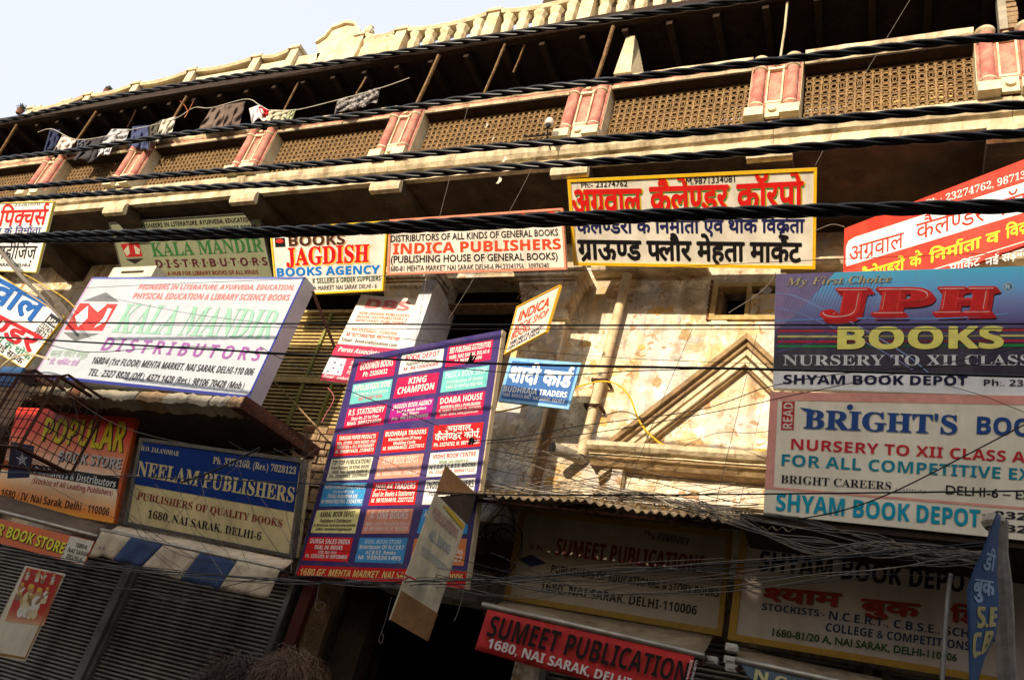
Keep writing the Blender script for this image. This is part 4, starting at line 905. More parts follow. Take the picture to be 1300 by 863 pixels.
cell(A_([(652, 190), (900, 150), (886, 260), (630, 302)]), WH, [('BOOK DEPOT', PNK, 1.2, .8, 's'), ('Publishers & Suppliers', BLK, .8, .7, 's'), ('M. 9810000000', PNK, .8, .8, 's')])
cell(A_([(928, 140), (1190, 97), (1172, 215), (905, 260)]), PNK, [('SBD PUBLISHERS DISTRIBUTORS', WH, 1.4, .92, 's'), ('1680, NAI SARAK, DELHI-6', WH, .9, .9, 's'), ('M. 9818100600', WH, .8, .6, 's')])
cell(A_([(365, 362), (597, 330), (577, 447), (341, 480)]), TEAL, [('POPULAR BOOK STORE', WH, 1.3, .92, 's'), ('Publishers & Distributors', (206, 226, 224), .8, .85, 's'), ('9811061106', (206, 120, 120), .8, .6, 's')])
cell(A_([(628, 325), (872, 290), (850, 410), (598, 445)]), PNK, [('KING', WH, 1, .42, 's'), ('CHAMPION', WH, 1.1, .86, 's')])
cell(A_([(897, 285), (1167, 248), (1148, 375), (877, 410)]), TEAL, [('INDICA BOOK SHOP', (200, 232, 230), 1.3, .9, 's'), ('Distributors of Books', (200, 226, 224), .8, .8, 's'), ('1680-81 Mehta Market', (206, 226, 224), .8, .8, 's')])
cell(A_([(333, 505), (565, 478), (540, 598), (305, 622)]), PNK, [('R.S. STATIONERY', WH, 1.4, .9, 's'), ('Shop No. 23 1st Floor', WH, .8, .7, 's'), ('Mob. 9891214969', WH, .9, .85, 's')])
cell(A_([(595, 475), (842, 440), (820, 563), (567, 592)]), MAG, [('JAGDISH BOOK AGENCY', WH, 1.2, .93, 's'), ('Text & Book Sellers', WH, .7, .7, 's'), ('1st Floor', WH, .7, .4, 's'), ('Ph: 9810000000', WH, .8, .85, 's')])
cell(A_([(868, 435), (1143, 400), (1125, 537), (848, 563)]), PNK, [('DOABA HOUSE', WH, 1.5, .9, 's'), ('BOOKSELLERS & PUBLISHERS', WH, .7, .85, 's'), ('N. SARAK, DELHIT Ph: 23274733', WH, .7, .9, 's'), ('Email : doaba_book@yahoo.com', WH, .6, .8, 's')])
cell(A_([(272, 658), (516, 643), (487, 770), (247, 785)]), REDC, [('SANGAM PAPER PRODUCTS', WH, 1.1, .88, 's'), ('Mfg. BOOKS, CASH MEMO, FILE', WH, .8, .93, 's'), ('REGISTER & ALL STATIONERY', WH, .8, .9, 's'), ('M. 9868014426, 23284073', WH, .9, .93, 's')])
cell(A_([(550, 632), (808, 615), (787, 745), (525, 768)]), REDC, [('BUDHRAJA TRADERS', WH, 1.2, .93, 's'), ('Manufacturers Of Fancy', WH, .8, .75, 's'), ('Wedding Cards', WH, .8, .5, 's'), ('M. 9899064623, 23277012', WH, .9, .93, 's')])
cell(A_([(842, 603), (1133, 583), (1113, 725), (827, 748)]), REDC, [(['अ', 'ग~r', 'वाल'], WH, 1.3, .5, 'D'), (['कैले', 'ण~h', 'डर को', 'प~e', '.'], WH, 1.6, .93, 'D'), ('Ph. 23274762, M. 9871334081', WH, .9, .93, 's')])
cell(B_([(232, 103), (472, 90), (442, 218), (200, 228)]), CRC, [('TIP TOP PUBLICATIONS', BLK, 1.1, .92, 's'), ('Distributors Of KING BOOK', (90, 60, 50), .8, .9, 's'), ('1680, Nai Sarak Delhi-6', (60, 50, 50), .8, .85, 's'), ('Ph. 23269662, 23239600', (60, 50, 50), .8, .9, 's')])
cell(B_([(508, 88), (765, 70), (738, 203), (478, 218)]), PCH, [('AMIT BOOK DEPOT', (240, 214, 200), 1.4, .8, 's'), ('Deals: Medical & Pharmacy Books', (240, 220, 206), .8, .92, 's'), ('M. 9818079100, 23267234', (240, 220, 206), .8, .93, 's')])
cell(B_([(803, 68), (1083, 47), (1065, 187), (777, 207)]), WH, [('VIDHI BOOK CENTRE', (206, 60, 50), 1.1, .88, 's'), ('Whole Sale Dealers in', (110, 160, 90), .8, .6, 's'), ('N.C.E.R.T C.B.S.E. BOOKS', BLK, 1, .93, 's'), ('Ph. 23284722, 9899471222', (206, 90, 90), .8, .92, 's')])
cell(B_([(192, 240), (437, 238), (407, 372), (160, 375)]), SKY, [('RAM PUBLISHING HOUSE', WH, 1, .92, 's'), ('Subsidiary:', (210, 226, 236), .7, .5, 's'), ('Pitikia Industries Ltd.', WH, 1, .7, 's'), ('M 9990783780, 23243792', WH, .9, .95, 's')])
cell(B_([(475, 240), (733, 225), (710, 365), (443, 370)]), REDC, [('JHALAK TRADERS', WH, 1.4, .9, 's'), ('Deal in: Books & Stationery', WH, 1.1, .92, 's'), ('M. 9810304910, 23277222', WH, 1, .92, 's')])
cell(B_([(778, 225), (1062, 210), (1042, 360), (752, 365)]), WH, [('INDICA PUBLISHERS', BLK, 1.3, .95, 's'), ('Publishing House of', (90, 90, 90), .8, .8, 's'), ('General Books', (90, 90, 90), .8, .6, 's'), ('', BLK, .8, .5, 's')][:3])
cell(B_([(147, 397), (398, 390), (367, 530), (110, 527)]), YLC, [('KAMAL BOOK DEPOT', BLK, 1.3, .78, 's'), ('Publishers & Distributors', BLK, .9, .7, 's'), ('M. 9810782244, 9213635244 Shop 23244424', BLK, .6, .93, 's'), ('E-mail : kamalbooks@gmail.com', BLK, .7, .8, 's')])
cell(B_([(437, 393), (705, 388), (677, 530), (403, 532)]), PCH, [('A- ONE BOOKS', (240, 222, 208), 1.7, .8, 's'), ('Dealer: Junior Paripoorna Course', (240, 222, 208), .8, .93, 's'), ('M. 9811061110, M. 9868221', (240, 222, 208), .8, .9, 's')])
cell(B_([(760, 388), (1035, 388), (1012, 533), (722, 530)]), SKY, [('ANAND BOOK HOUSE', WH, 1.2, .9, 's'), ('Publishers & Suppliers', WH, .9, .8, 's'), ('M. 9811223344', WH, .9, .8, 's')])
cell(B_([(103, 550), (357, 555), (325, 695), (62, 685)]), REDC, [('DURGA SALES INDIA', WH, 1.2, .9, 's'), ('DEAL IN: BOOKS', WH, 1, .62, 's'), ('STD, ISD, PCO', WH, .7, .4, 's'), ('Ph. 23252305, M. 9891284926', WH, .9, .92, 's')])
cell(B_([(395, 555), (672, 557), (642, 705), (363, 695)]), SKY, [('GOEL BOOK STORE', (200, 226, 240), 1.1, .75, 's'), ('Distributor OF N.C.E.R.T', WH, 1.1, .92, 's'), ('&C.B.S.E. Books', WH, 1, .62, 's'), ('M. 9350361495', WH, 1.1, .88, 's')])
cell(B_([(710, 560), (1012, 560), (993, 717), (682, 706)]), (222, 132, 74), [('Sarah', WH, 1.1, .4, 's'), ('Dealers in all Books', WH, 1, .9, 's'), ('M. 9810330827', WH, 1, .9, 's')])
s.poly([(375.5, 729.5), (590, 747), (593.5, 724.5), (382, 717)], (206, 28, 26))
s.text('1680.GF. MEHTA MARKET. NAI SARAK DELHI-110006', 379.5, 729.5, 587, 737, 8.6, (232, 206, 120), 'i', bold=.012)
SG_D = s
for k in (0, 1):
    a, b = ((s.c[1]), (s.c[2])) if k == 0 else ((s.c[0]), (s.c[3]))
    mb = MB(); p = s.pt(*a, off=.004); q = s.pt(*b, off=.004); e = Vector(s.e1) * (.012 if k == 0 else -.012); mb.hexa([q, q + e, p + e, p, q + s.inn, q + e + s.inn, p + e + s.inn, p + s.inn]); obj('edge_strip', mb, M_METAL if k else mat('pale_wood_strip', (196, 176, 140), .8), s.t)
# shaded Sumeet board
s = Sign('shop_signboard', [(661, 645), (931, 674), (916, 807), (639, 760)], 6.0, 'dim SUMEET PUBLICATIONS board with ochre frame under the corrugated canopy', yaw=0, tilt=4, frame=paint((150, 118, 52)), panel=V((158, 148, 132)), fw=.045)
s.text('Ph.: 23275203', 818, 678, 874, 688, 5, (90, 50, 40), 'r', bold=.02); s.text('23282452', 826, 684, 874, 692, 4.5, (90, 50, 40), 'r', bold=.02)
s.text('SUMEET PUBLICATIONS', 704, 704, 893, 727, 21, (110, 36, 28), 's', bold=.02, res=3); s.text('PUBLISHERS OF EDUCATIONAL & STORY BOOKS', 699, 726.3, 912, 757.7, 10, BLK, 's'); s.text('1680, NAI SARAK, DELHI-110006', 685, 748.8, 884, 780, 11.5, BLK, 's', bold=.01); s.text('(Regd.)', 893, 733, 912, 737, 6, (110, 60, 50), 'S')
s.poly([(657, 709.5), (674, 719), (694, 714.5), (675, 703.5)], (34, 44, 90)); s.text('S.N', 672, 696, 688, 699, 6, (110, 36, 28), 's')
# shaded Shyam board
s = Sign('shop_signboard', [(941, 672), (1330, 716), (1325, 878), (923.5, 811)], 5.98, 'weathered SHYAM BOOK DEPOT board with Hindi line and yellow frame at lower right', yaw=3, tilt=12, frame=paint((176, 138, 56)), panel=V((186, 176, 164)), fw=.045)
s.text('SHYAM BOOK DEPOT', 963, 723, 1240, 753, 24, (36, 32, 34), 's', bold=.02, res=3)
for tk, a, b in ((['श~h', 'याम'], (970, 761.5), (1066, 769.5)), (['बुक'], (1093, 776), (1166, 783)), (['िड', 'पो'], (1207, 788), (1280, 797))): s.text(tk, *a, *b, 16, (150, 52, 40), 'D', bold=.04, res=3, shadow=[(1.4, 1, (90, 110, 80), .0008)])
s.text('STOCKISTS:-', 967, 773.5, 1047, 783, 8.6, (40, 52, 80), 's', bold=.01); s.text('N.C.E.R.T., C.B.S.E., SCHOOL', 1052, 785.5, 1268, 814, 10.5, (40, 52, 80), 's', bold=.01); s.text('COLLEGE & COMPETITIONS', 1048, 800.5, 1231, 825, 10.5, (40, 52, 80), 's', bold=.01); s.text('1680-81/20 A, NAI SARAK, DELHI-110006', 980.5, 806.5, 1214.5, 839, 9.2, (56, 84, 48), 'r', bold=.03)
# pictures/calendar board upper left
s = Sign('hanging_signboard', [(-60, 258.5), (68, 255.5), (45.6, 346), (-80, 341)], 5.12, 'white Hindi board with thin yellow edge cut off at the upper left', yaw=3, tilt=20, frame=paint((216, 200, 90)), panel=V((232, 230, 222)), fw=.012)
s.text(['िप', 'क~h', 'च', 'स~e'], -3, 287, 57, 285, 19, (214, 34, 26), 'D', bold=.02, res=3); s.text(['कैलेंडर मेन के ', 'िन', 'मा~e', 'ता'], -50, 297.5, 51, 295.5, 6.5, (50, 60, 130), 'D', bold=.02); s.text(['मैगडी', 'िज', 'ंज़'], -14, 328.5, 44, 328.5, 16, (30, 30, 34), 'D', bold=.01, res=3)
s.text('1680, NAI SARAK, DELHI-6', -30, 337.5, 38, 338.5, 4, (60, 60, 60), 'r', bold=.02); s.text('Ph: 23261070', 6, 262.5, 50, 261, 4, (110, 110, 110), 'r')
# tilted board lower left
s = Sign('leaning_signboard', [(-60, 310), (82, 402), (30, 468), (-110, 383)], 5.2, 'skewed white board with blue and red Hindi words behind the grey cable bundle', yaw=0, tilt=0, frame=paint((216, 170, 40)), panel=V((226, 222, 214)), fw=.012, depth=.03)
s.text(['अ', 'ग~r', 'वाल'], -66, 352, 43, 408.8, 23, (26, 88, 160), 'D', bold=.035, res=4, lean=.75); s.text(['कैले', 'ण~h', 'डर'], -70, 391, 39, 447, 19, (178, 28, 34), 'D', bold=.035, res=4, lean=.75)
s.text(['कैलेंडर ', 'िन', 'मा~e', 'ण के थोक'], -60, 400, 36, 457.5, 6.5, (40, 120, 90), 'D', bold=.02, lean=.75); s.text(['मेहता मा', 'के~e', 'ट नई सड़क'], -50, 412, 26, 462.5, 6, (40, 40, 44), 'D', bold=.02, lean=.75)
s.text('23274762', 49, 414, 67, 427.5, 6, BLK, 's', lean=.75); s.text('9871334', 43.5, 421, 65, 436.5, 6.2, BLK, 's', lean=.75)
s.poly([(56, 408), (70, 418), (79, 407), (65, 397)], (40, 40, 44)); s.text('MM', 59, 408, 70, 415, 6, (226, 222, 214), 's', lean=.75)
# ---- awnings
def awning(name, fr_a, fr_b, Yf, bk_a, bk_b, Yb, label, mtop, roller=True, cat='awning'):
    a, b = P(*fr_a, Yf), P(*fr_b, Yf); c, d = P(*bk_a, Yb), P(*bk_b, Yb)
    t = thing(name, (a + b) / 2, label, cat); t['_c'] = 1
    mb = MB(); n = 14
    def fn(u, v):
        p = a.lerp(b, u).lerp(c.lerp(d, u), v); p.z += .02 * math.sin(u * 9) * math.sin(v * 3.1) - .03 * math.sin(v * math.pi); return p
    mb.grid(fn, n, 5); obj('awning_sheet', mb, mtop, t, smooth=True, solid=.008)
    if roller: mb = MB(); e = (b - a).normalized() * .02; mb.tube([a - e, a.lerp(b, .5), b + e], .022, 10); obj('front_rod', mb, M_GAL, t, smooth=True)
    for p, q in ((a, c), (b, d)): mb = MB(); mb.tube([p + Vector((0, .02, -.05)), q + Vector((0, 0, -.12))], .012, 6); obj('side_arm', mb, M_RUST, t)
    return t
tA = awning('red_valance_awning', (616, 768), (890, 831), 5.2, (639, 763), (905, 808), 5.92, 'dusty shop awning with a steel front rod and a red SUMEET PUBLICATION valance', M_TIN)
def valance(t, Y, top, bot, cols, n=30, amp=.012, name='valance', seed=0, mats=None):
    """cloth strip hanging between two pixel polylines (same number of points), split into parts by colour"""
    rr = random.Random(seed); ph = rr.uniform(0, 6)
    def at(pl, u):
        k = u * (len(pl) - 1); i = min(int(k), len(pl) - 2); f = k - i; return (pl[i][0] * (1 - f) + pl[i + 1][0] * f, pl[i][1] * (1 - f) + pl[i + 1][1] * f)
    for (u0, u1, m) in cols:
        mb = MB(); nn = max(3, int(n * (u1 - u0)))
        def fn(a, b):
            u = u0 + (u1 - u0) * a; p = at(top, u); q = at(bot, u); x = p[0] * (1 - b) + q[0] * b; y = p[1] * (1 - b) + q[1] * b
            return P(x, y, Y + amp * b * (math.sin(u * 34 + ph) + .5 * math.sin(u * 71 + 2 * b)))
        mb.grid(fn, nn, 6); obj(name, mb, m, t, smooth=True, solid=.003)
M_REDC = mat('red_banner_cloth', (206, 52, 46), .8, dirt=(120, 36, 32), damt=.5, scale=5, bump=.3, bscale=14, var=.12)
top = [(619, 773), (706, 793), (794, 813), (882, 833)]; bot = [(602.6, 824), (690, 849), (782, 872), (866, 894)]
valance(tA, 5.19, top, bot, [(0, 1, M_REDC)], amp=.006)
class Flat(Sign):
    def __init__(s, t, cor, Y): 
        s.c = [tuple(map(float, p)) for p in cor]; cx = sum(p[0] for p in s.c) / 4; cy = sum(p[1] for p in s.c) / 4
        s.cr = ray(cx, cy); s.cr = s.cr / s.cr[1] * Y; s.basis(0, 0); s.t = t; s.q = []; SIGNS.append(s)
s = Flat(tA, [top[0], top[-1], bot[-1], bot[0]], 5.175)
s.text('SUMEET PUBLICATION', 617, 806.5, 869, 867, 26, (34, 26, 26), 's', bold=.012, res=4); s.text('1680, NAI SARAK, DELHI-110006', 618, 821, 857, 889, 11.5, (226, 214, 206), 's', bold=.02)
s.textq('GARMIN', [(873, 862), (880, 838), (876.5, 837), (869.5, 861)], (226, 214, 206), 's'); s.textq('9210130771', [(879, 866), (886, 838), (883, 837.5), (876, 865)], (226, 214, 206), 's')
# striped awning
M_CV = mat('cream_canvas', (206, 188, 158), .9, dirt=(120, 98, 74), damt=.6, scale=5, bump=.3, bscale=60, var=.1); M_BV = mat('blue_canvas', (54, 72, 108), .9, dirt=(36, 40, 56), damt=.5, scale=5, bump=.3, bscale=60, var=.15)
tB = awning('striped_awning', (131, 673), (357, 722), 5.3, (150, 668), (372, 712), 5.66, 'short awning with a scalloped cream and blue striped canvas valance', M_CV)
top = [(129, 674)]; bot = [(113, 706)]
topx = np.linspace(129, 356, 25); 
bx = [(113, 706), (122, 708), (131, 705), (136, 707), (143, 711), (152, 714), (160, 714.5), (170, 718), (178, 718), (184, 722), (196, 724), (206, 728), (217, 732), (226, 735), (236, 738), (247, 741), (257, 742), (266, 743), (275, 748), (284, 748), (296, 750), (309, 753), (320, 756), (330, 760), (341, 757)]
tp = [(x, 674 + (x - 129) * .2155) for x in topx]
def ufor(x): return (x - 129) / 227
valance(tB, 5.285, tp, bx, [(0, .165, M_CV), (.1665, .345, M_BV), (.3465, .55, M_CV), (.5515, .76, M_BV), (.7615, 1, M_CV)], n=40, amp=.014, name='valance_stripe', seed=2)
s = Flat(tB, [(129, 676), (200, 691), (188, 722), (113, 706)], 5.265); s.text('A.F.', 124, 696, 134, 699, 4, (90, 84, 80), 's', lean=.4)
# popular awning strip
M_AW = mat('brown_awning', (112, 96, 80), .85, dirt=(60, 48, 38), damt=.6, scale=4, bump=.3)
tC = awning('narrow_awning', (-40, 638.5), (122, 681), 5.3, (-30, 620), (136, 668), 5.7, 'narrow brown awning edged by an orange POPULAR BOOK STORE strip', M_AW)
s = Sign('name_strip', [(-40, 649), (120, 686.5), (106, 717.5), (-42, 678)], 5.28, 'orange and cream book store name strip hanging on the narrow awning edge', yaw=0, tilt=0, panel=V((214, 106, 62)), depth=.01)
s.poly([(76, 709), (105.5, 716.5), (119, 687), (89.5, 680)], (206, 198, 176)); s.text('POPULAR BOOK STORE', -52, 664, 79, 702.5, 13.5, (226, 210, 60), 's', bold=.02, shadow=[(1, 1, (40, 40, 24), .001), (-.8, .6, (40, 40, 24), .0012)], res=3, lean=.4)
s.text('1680/4,', 95, 693.5, 110, 697.5, 5.4, BLK, 's', lean=.4); s.text('NAI SARAK', 85.5, 700, 111, 706.5, 5.4, BLK, 's', lean=.4); s.text('DELHI-6', 84, 707.5, 103, 713, 5.4, BLK, 's', lean=.4)
# blue awning bottom right
tD = awning('blue_awning', (938, 838), (1100, 874), 5.2, (936, 824), (1120, 862), 5.9, 'faded blue grey awning with cream N.C.E letters at the bottom edge', M_TIN)
M_BG = mat('faded_blue_cloth', (92, 112, 124), .9, dirt=(60, 62, 62), damt=.6, scale=5)
valance(tD, 5.19, [(937, 838), (1100, 876)], [(952, 862), (1085, 905)], [(0, 1, M_BG)], amp=.006)
s = Flat(tD, [(937, 838), (1100, 876), (1085, 905), (952, 862)], 5.17); s.text('N.C.E.R.T', 957, 862, 1060, 890, 13, (196, 184, 130), 's', bold=.03, lean=.2)
# calendar
s = Sign('calendar', [(32, 717.5), (83, 728), (32, 839), (-22, 829)], 5.0, 'red and cream wall calendar with pale ornate figures, hanging on a wire before the shutter', cat='calendar', yaw=0, tilt=2, panel=V((214, 204, 176)), depth=.004, pname='sheet')
uvquad(s, [(6, 788), (55, 794), (80, 730), (34, 720)], grad_board('print_cal', [(0, (206, 160, 120)), (.22, (182, 60, 44)), (.5, (170, 36, 32)), (1, (178, 40, 36))]), .0015)
s.poly([(-20, 828), (32, 837), (33.5, 834), (-18.5, 825)], (150, 110, 60)); s.poly([(32, 837), (81, 729.5), (79.5, 729), (30.5, 836)], (150, 110, 60), .0022)
GD = [(214, 196, 150), (196, 150, 90), (222, 214, 196), (150, 120, 90)]
def figure(cx, cy, h, k):
    s.disc(cx, cy, h * .2, h * .5, GD[k % 4], .003, 10, .35); s.disc(cx + h * .17, cy - h * .5, h * .13, h * .14, (196, 140, 100), .0035, 9); s.disc(cx + h * .2, cy - h * .62, h * .12, h * .1, (220, 180, 70), .0038, 7)
    for d in (-1, 1): s.disc(cx + d * h * .2, cy - h * .2, h * .08, h * .26, GD[(k + 1) % 4], .0034, 8, .35 + d * .5); s.disc(cx + d * h * .1 - h * .12, cy + h * .35, h * .12, h * .22, GD[(k + 2) % 4], .0036, 8, .3)
figure(33, 765, 34, 0); figure(44, 768, 32, 2); figure(25, 752, 18, 1); figure(57, 757, 17, 2); figure(35, 730, 11, 2); figure(48, 732, 12, 0); figure(55, 734, 12, 1); figure(67, 736, 11, 2)
SG_C = s
realise()
for s in SIGNS: s.build()
# light box rear box and stay rod
a = P(140, 353, 5.35); b = P(200, 342, 5.35); mb = MB(); mb.box(a.x, b.x, 5.32, 5.5, a.z - .02, b.z + .03); bx_ = obj('casing', mb, V((214, 206, 180)), SG_K.t)
mb = MB(); q = P(154, 346, 5.318); q2 = P(182, 345, 5.318); mb.box(q.x, q2.x, 5.314, 5.3195, q.z - .012, q.z + .018); obj('vent', mb, M_DWOOD, bx_)
mb = MB(); mb.tube([P(397, 370, 5.42), P(443, 487, 6.28)], .016, 6); obj('stay_rod', mb, M_RUST, SG_K.t)
mb = MB(); mb.tube([P(345, 481, 6.2), P(411, 551, 5.7)], .01, 5); tag(obj('loose_rod', mb, M_WOOD), 'thin straw coloured rod poking out between louvres and directory board', 'rod')
# ------------------------------------------------------------------ power cables over the street
def cable(pts, Y, label, sr=.0105, hr=.0112, pitch=.40, n=3, group='twisted black power cables strung across the front'):
    p = [P(x, y, Y) for x, y in pts]
    e0 = p[0] + (p[0] - p[1]).normalized() * 1.2; e1 = p[-1] + (p[-1] - p[-2]).normalized() * 1.2
    path = smooth_path([e0] + p + [e1], 10)
    t = thing('twisted_cable', p[0], label, 'power cable', group)
    d = [0.0]
    for a, b in zip(path[:-1], path[1:]): d.append(d[-1] + (b - a).length)
    L = d[-1]; N = int(L / .035); ph0 = rnd.uniform(0, 6)
    def at(s):
        k = min(max(np.searchsorted(d, s) - 1, 0), len(path) - 2); f = (s - d[k]) / (d[k + 1] - d[k]); return path[k].lerp(path[k + 1], f)
    cen = [at(L * i / N) for i in range(N + 1)]
    for q in range(n):
        out = []
        for i, c in enumerate(cen):
            tn = (cen[min(i + 1, N)] - cen[max(i - 1, 0)]).normalized(); u = tn.cross(Vector((0, 0, 1))).normalized(); v = tn.cross(u)
            a = ph0 + 2 * math.pi * (L * i / N / pitch + q / n) + .35 * math.sin(i * .11)
            out.append(c + (u * math.cos(a) + v * math.sin(a)) * hr)
        mb = MB(); mb.tube(out, sr, 7); obj('cable_strand', mb, M_BLACKW, t, smooth=True)
cable([(0, 155), (110, 130), (237, 107), (340, 91), (430, 79), (560, 58), (633, 46), (750, 28), (870, 11), (960, -2)], 2.75, 'topmost twisted black cable, running along the eaves and the parapet', sr=.0102)
cable([(0, 202), (100, 190), (203, 174), (320, 160), (440, 148), (633, 119), (750, 105), (870, 91), (1063, 68), (1180, 55), (1300, 45)], 2.7, 'twisted black cable crossing just above the balcony coping, under the hanging laundry')
cable([(0, 240), (203, 223), (440, 205), (633, 186), (870, 169), (1063, 151), (1300, 133)], 2.65, 'twisted black cable crossing the bases of the pink balcony pilasters', sr=.0098)
cable([(0, 254), (203, 241), (440, 229), (633, 213), (870, 199), (1063, 184), (1300, 169)], 2.65, 'twisted black cable running along the bottom of the pale balcony ledge')
cable([(0, 300), (140, 296), (300, 293), (430, 289), (520, 284), (720, 274), (900, 269), (1040, 265), (1300, 259)], 2.5, 'upper cable of the thick pair that crosses the row of signboards', sr=.0102)
cable([(0, 305), (140, 304), (300, 299), (430, 294.5), (520, 291), (720, 282), (900, 274), (1040, 270), (1300, 264)], 2.52, 'lower cable of the thick pair that crosses the row of signboards', sr=.0102)
def wire(pts, Y, r, label, m=None, group=None, name='wire', cat='wire', ext=False, n=5, k=6):
    if not isinstance(r, list) and r < .003: r *= 1.3
    Ys = Y if isinstance(Y, (list, tuple)) else [Y] * len(pts)
    if len(Ys) == 2 and len(pts) != 2: Ys = [Ys[0] + (Ys[1] - Ys[0]) * i / (len(pts) - 1) for i in range(len(pts))]
    p = [P(x, y, q) for (x, y), q in zip(pts, Ys)]
    if ext: p = [p[0] + (p[0] - p[1]).normalized() * 1.5] + p + [p[-1] + (p[-1] - p[-2]).normalized() * 1.5]
    mb = MB(); b = p[0].copy(); mb.tube(smooth_path(p, k), r, n); o = obj(name, mb, m or M_WIRE, None, loc=b); tag(o, label, cat, group); return o
wire([(0, 409), (400, 411), (800, 413), (1300, 411)], 3.1, .0047, 'straight black wire across the frame at the height of the JPH letters feet', ext=True)
wire([(0, 407), (380, 416), (800, 418), (1300, 417)], 3.2, .0017, 'hair-thin wire just under the straight black wire through the JPH board', ext=True)
wire([(0, 428), (170, 438), (400, 451), (640, 462), (980, 469), (1300, 478)], 3.0, .0062, 'thickest single black wire, crossing the light box and the top of the purple directory', ext=True)
wire([(40, 431), (80, 442), (120, 447), (180, 443), (250, 440), (330, 449), (400, 450)], 3.0, .002, 'thin slack wire sagging beside the thick wire over the light box')
wire([(560, 466), (700, 476), (800, 471), (900, 468)], 3.05, .002, 'thin wire dipping below the thick wire across the blue wedding card plate')
wire([(0, 599), (170, 605), (400, 614), (600, 627), (800, 628), (960, 627), (1300, 623)], 3.2, .0036, 'straight black wire crossing in front of the corrugated canopy edge', ext=True)
wire([(0, 375), (100, 366), (380, 354), (760, 343), (1040, 330), (1300, 320)], 3.6, .0014, 'hair-thin wire along the lower edge of the upper signboards', ext=True)
wire([(135, 377), (240, 398), (345, 411), (470, 425), (620, 441), (800, 455), (980, 462)], 3.8, .0014, 'hair-thin wire slanting across the KALA MANDIR letters to the pediment tip')
wire([(330, 440), (370, 462), (441, 495), (520, 526), (600, 558)], 4.6, .0026, 'thin dark wire slanting down across the purple directory to a knot')
wire([(600, 560), (660, 555), (740, 540), (888, 520), (980, 490), (1100, 471), (1300, 460)], [4.6, 5.0], .0027, 'black wire rising from the knot on the directory across the pediment to the JPH board')
wire([(617, 563), (700, 556), (794, 543), (932, 518), (1000, 503), (1120, 478), (1300, 440)], [4.8, 5.0], .0025, 'second black wire rising just below it across the pediment')
wire([(860, 570), (908, 550), (960, 549), (1012, 540), (1072, 517), (1143, 505), (1180, 497), (1221, 480)], [6.2, 5.1], .002, "kinked thin wire climbing across the BRIGHT'S heading")
wire([(1198, 488), (1250, 503), (1300, 523), (1400, 560)], 5.1, .0018, "thin wire drooping right from the top of the BRIGHT'S board")
wire([(1340, 517), (1300, 539), (1220, 581), (1138, 622.5), (1072, 647), (1012, 659)], 5.0, .0045, "thick black wire falling diagonally across the BRIGHT'S board")
wire([(598, 120), (575, 210), (552, 300), (540, 360), (520, 480)], 4.3, .0013, 'pale kite string hanging from the balcony past the INDICA board', m=M_WGREY, name='string', cat='string')
wire([(695, 165), (672, 220), (646, 270), (604, 349), (570, 404)], 4.4, .0014, 'pale string slanting from the balcony lamp to the white fin bracket', m=M_WGREY, name='string', cat='string')
wire([(1160, -8), (1125, 50), (1093, 103), (1035, 210)], 4.5, .0014, 'pale string slanting down in front of the top balcony at the right', m=M_WGREY, name='string', cat='string')
wire([(735, 200), (729, 343), (736, 410)], 4.8, .0012, 'fine thread hanging by the left edge of the calendar board', name='string', cat='string')
wire([(881, 413), (840, 510), (796, 620)], 6.1, .0018, 'fine dark wire falling steeply across the left slope of the pediment')
wire([(961, 424), (935, 530), (909, 638)], 6.05, .0018, 'fine dark wire falling steeply from the pediment tip to its ledge')
wire([(925, 397), (960, 375), (976, 360), (985, 346)], 5.6, .003, 'pale bent wire looping from the small window to the JPH board corner', m=M_WGREY)
wire([(1035, 293), (1056, 285), (1072, 288)], 5.6, .004, 'short pale wire tied between the calendar board and the red banner', m=M_WGREY)
wire([(620, 525), (660, 517), (700, 503), (740, 489), (765, 484), (785, 489), (800, 505), (812, 535), (830, 556), (850, 568), (880, 575), (920, 576), (972, 571)], [6.0, 6.3], .0085, 'bright yellow cable looping over the drain pipe and along the pediment ledge', m=M_YWIRE, name='cable', cat='cable')
wire([(30, 348), (42, 354), (62, 366), (80, 377), (96, 391)], 4.9, .005, 'yellow wire arching over the grey cable bundle at the left', m=M_YWIRE)
wire([(-20, 295), (0, 318), (22, 345), (38, 362), (54, 378), (80, 407)], 4.95, [.026] * 19 + [.02] * 6 + [.016] * 6, 'thick dusty grey cable bundle beside the tilted Hindi board', m=M_WGREY, name='cable_bundle', cat='cable bundle', n=8)
FAN = 'thin wires splaying from the grey bundle'
for k in range(7): wire([(30 + k * 3, 352 - k), (60 + k * 3, 372 + k * 2), (74 + k * 4, 396 + k * 3)], 4.93 + k * .01, .003, ['first', 'second', 'third', 'fourth', 'fifth', 'sixth', 'last'][k] + ' from the left of the thin grey wires splaying by the light box', m=M_WGREY, group=FAN)
wire([(-8, 480), (5, 462), (22, 452), (40, 450), (62, 456)], 4.9, .011, 'pale curved conduit behind the rusty cage', m=M_PIPE, name='conduit', cat='pipe')
ORD = ['first', 'second', 'third', 'fourth', 'fifth', 'sixth', 'seventh', 'eighth', 'ninth', 'tenth', 'eleventh', 'twelfth', 'thirteenth', 'fourteenth', 'fifteenth', 'last']
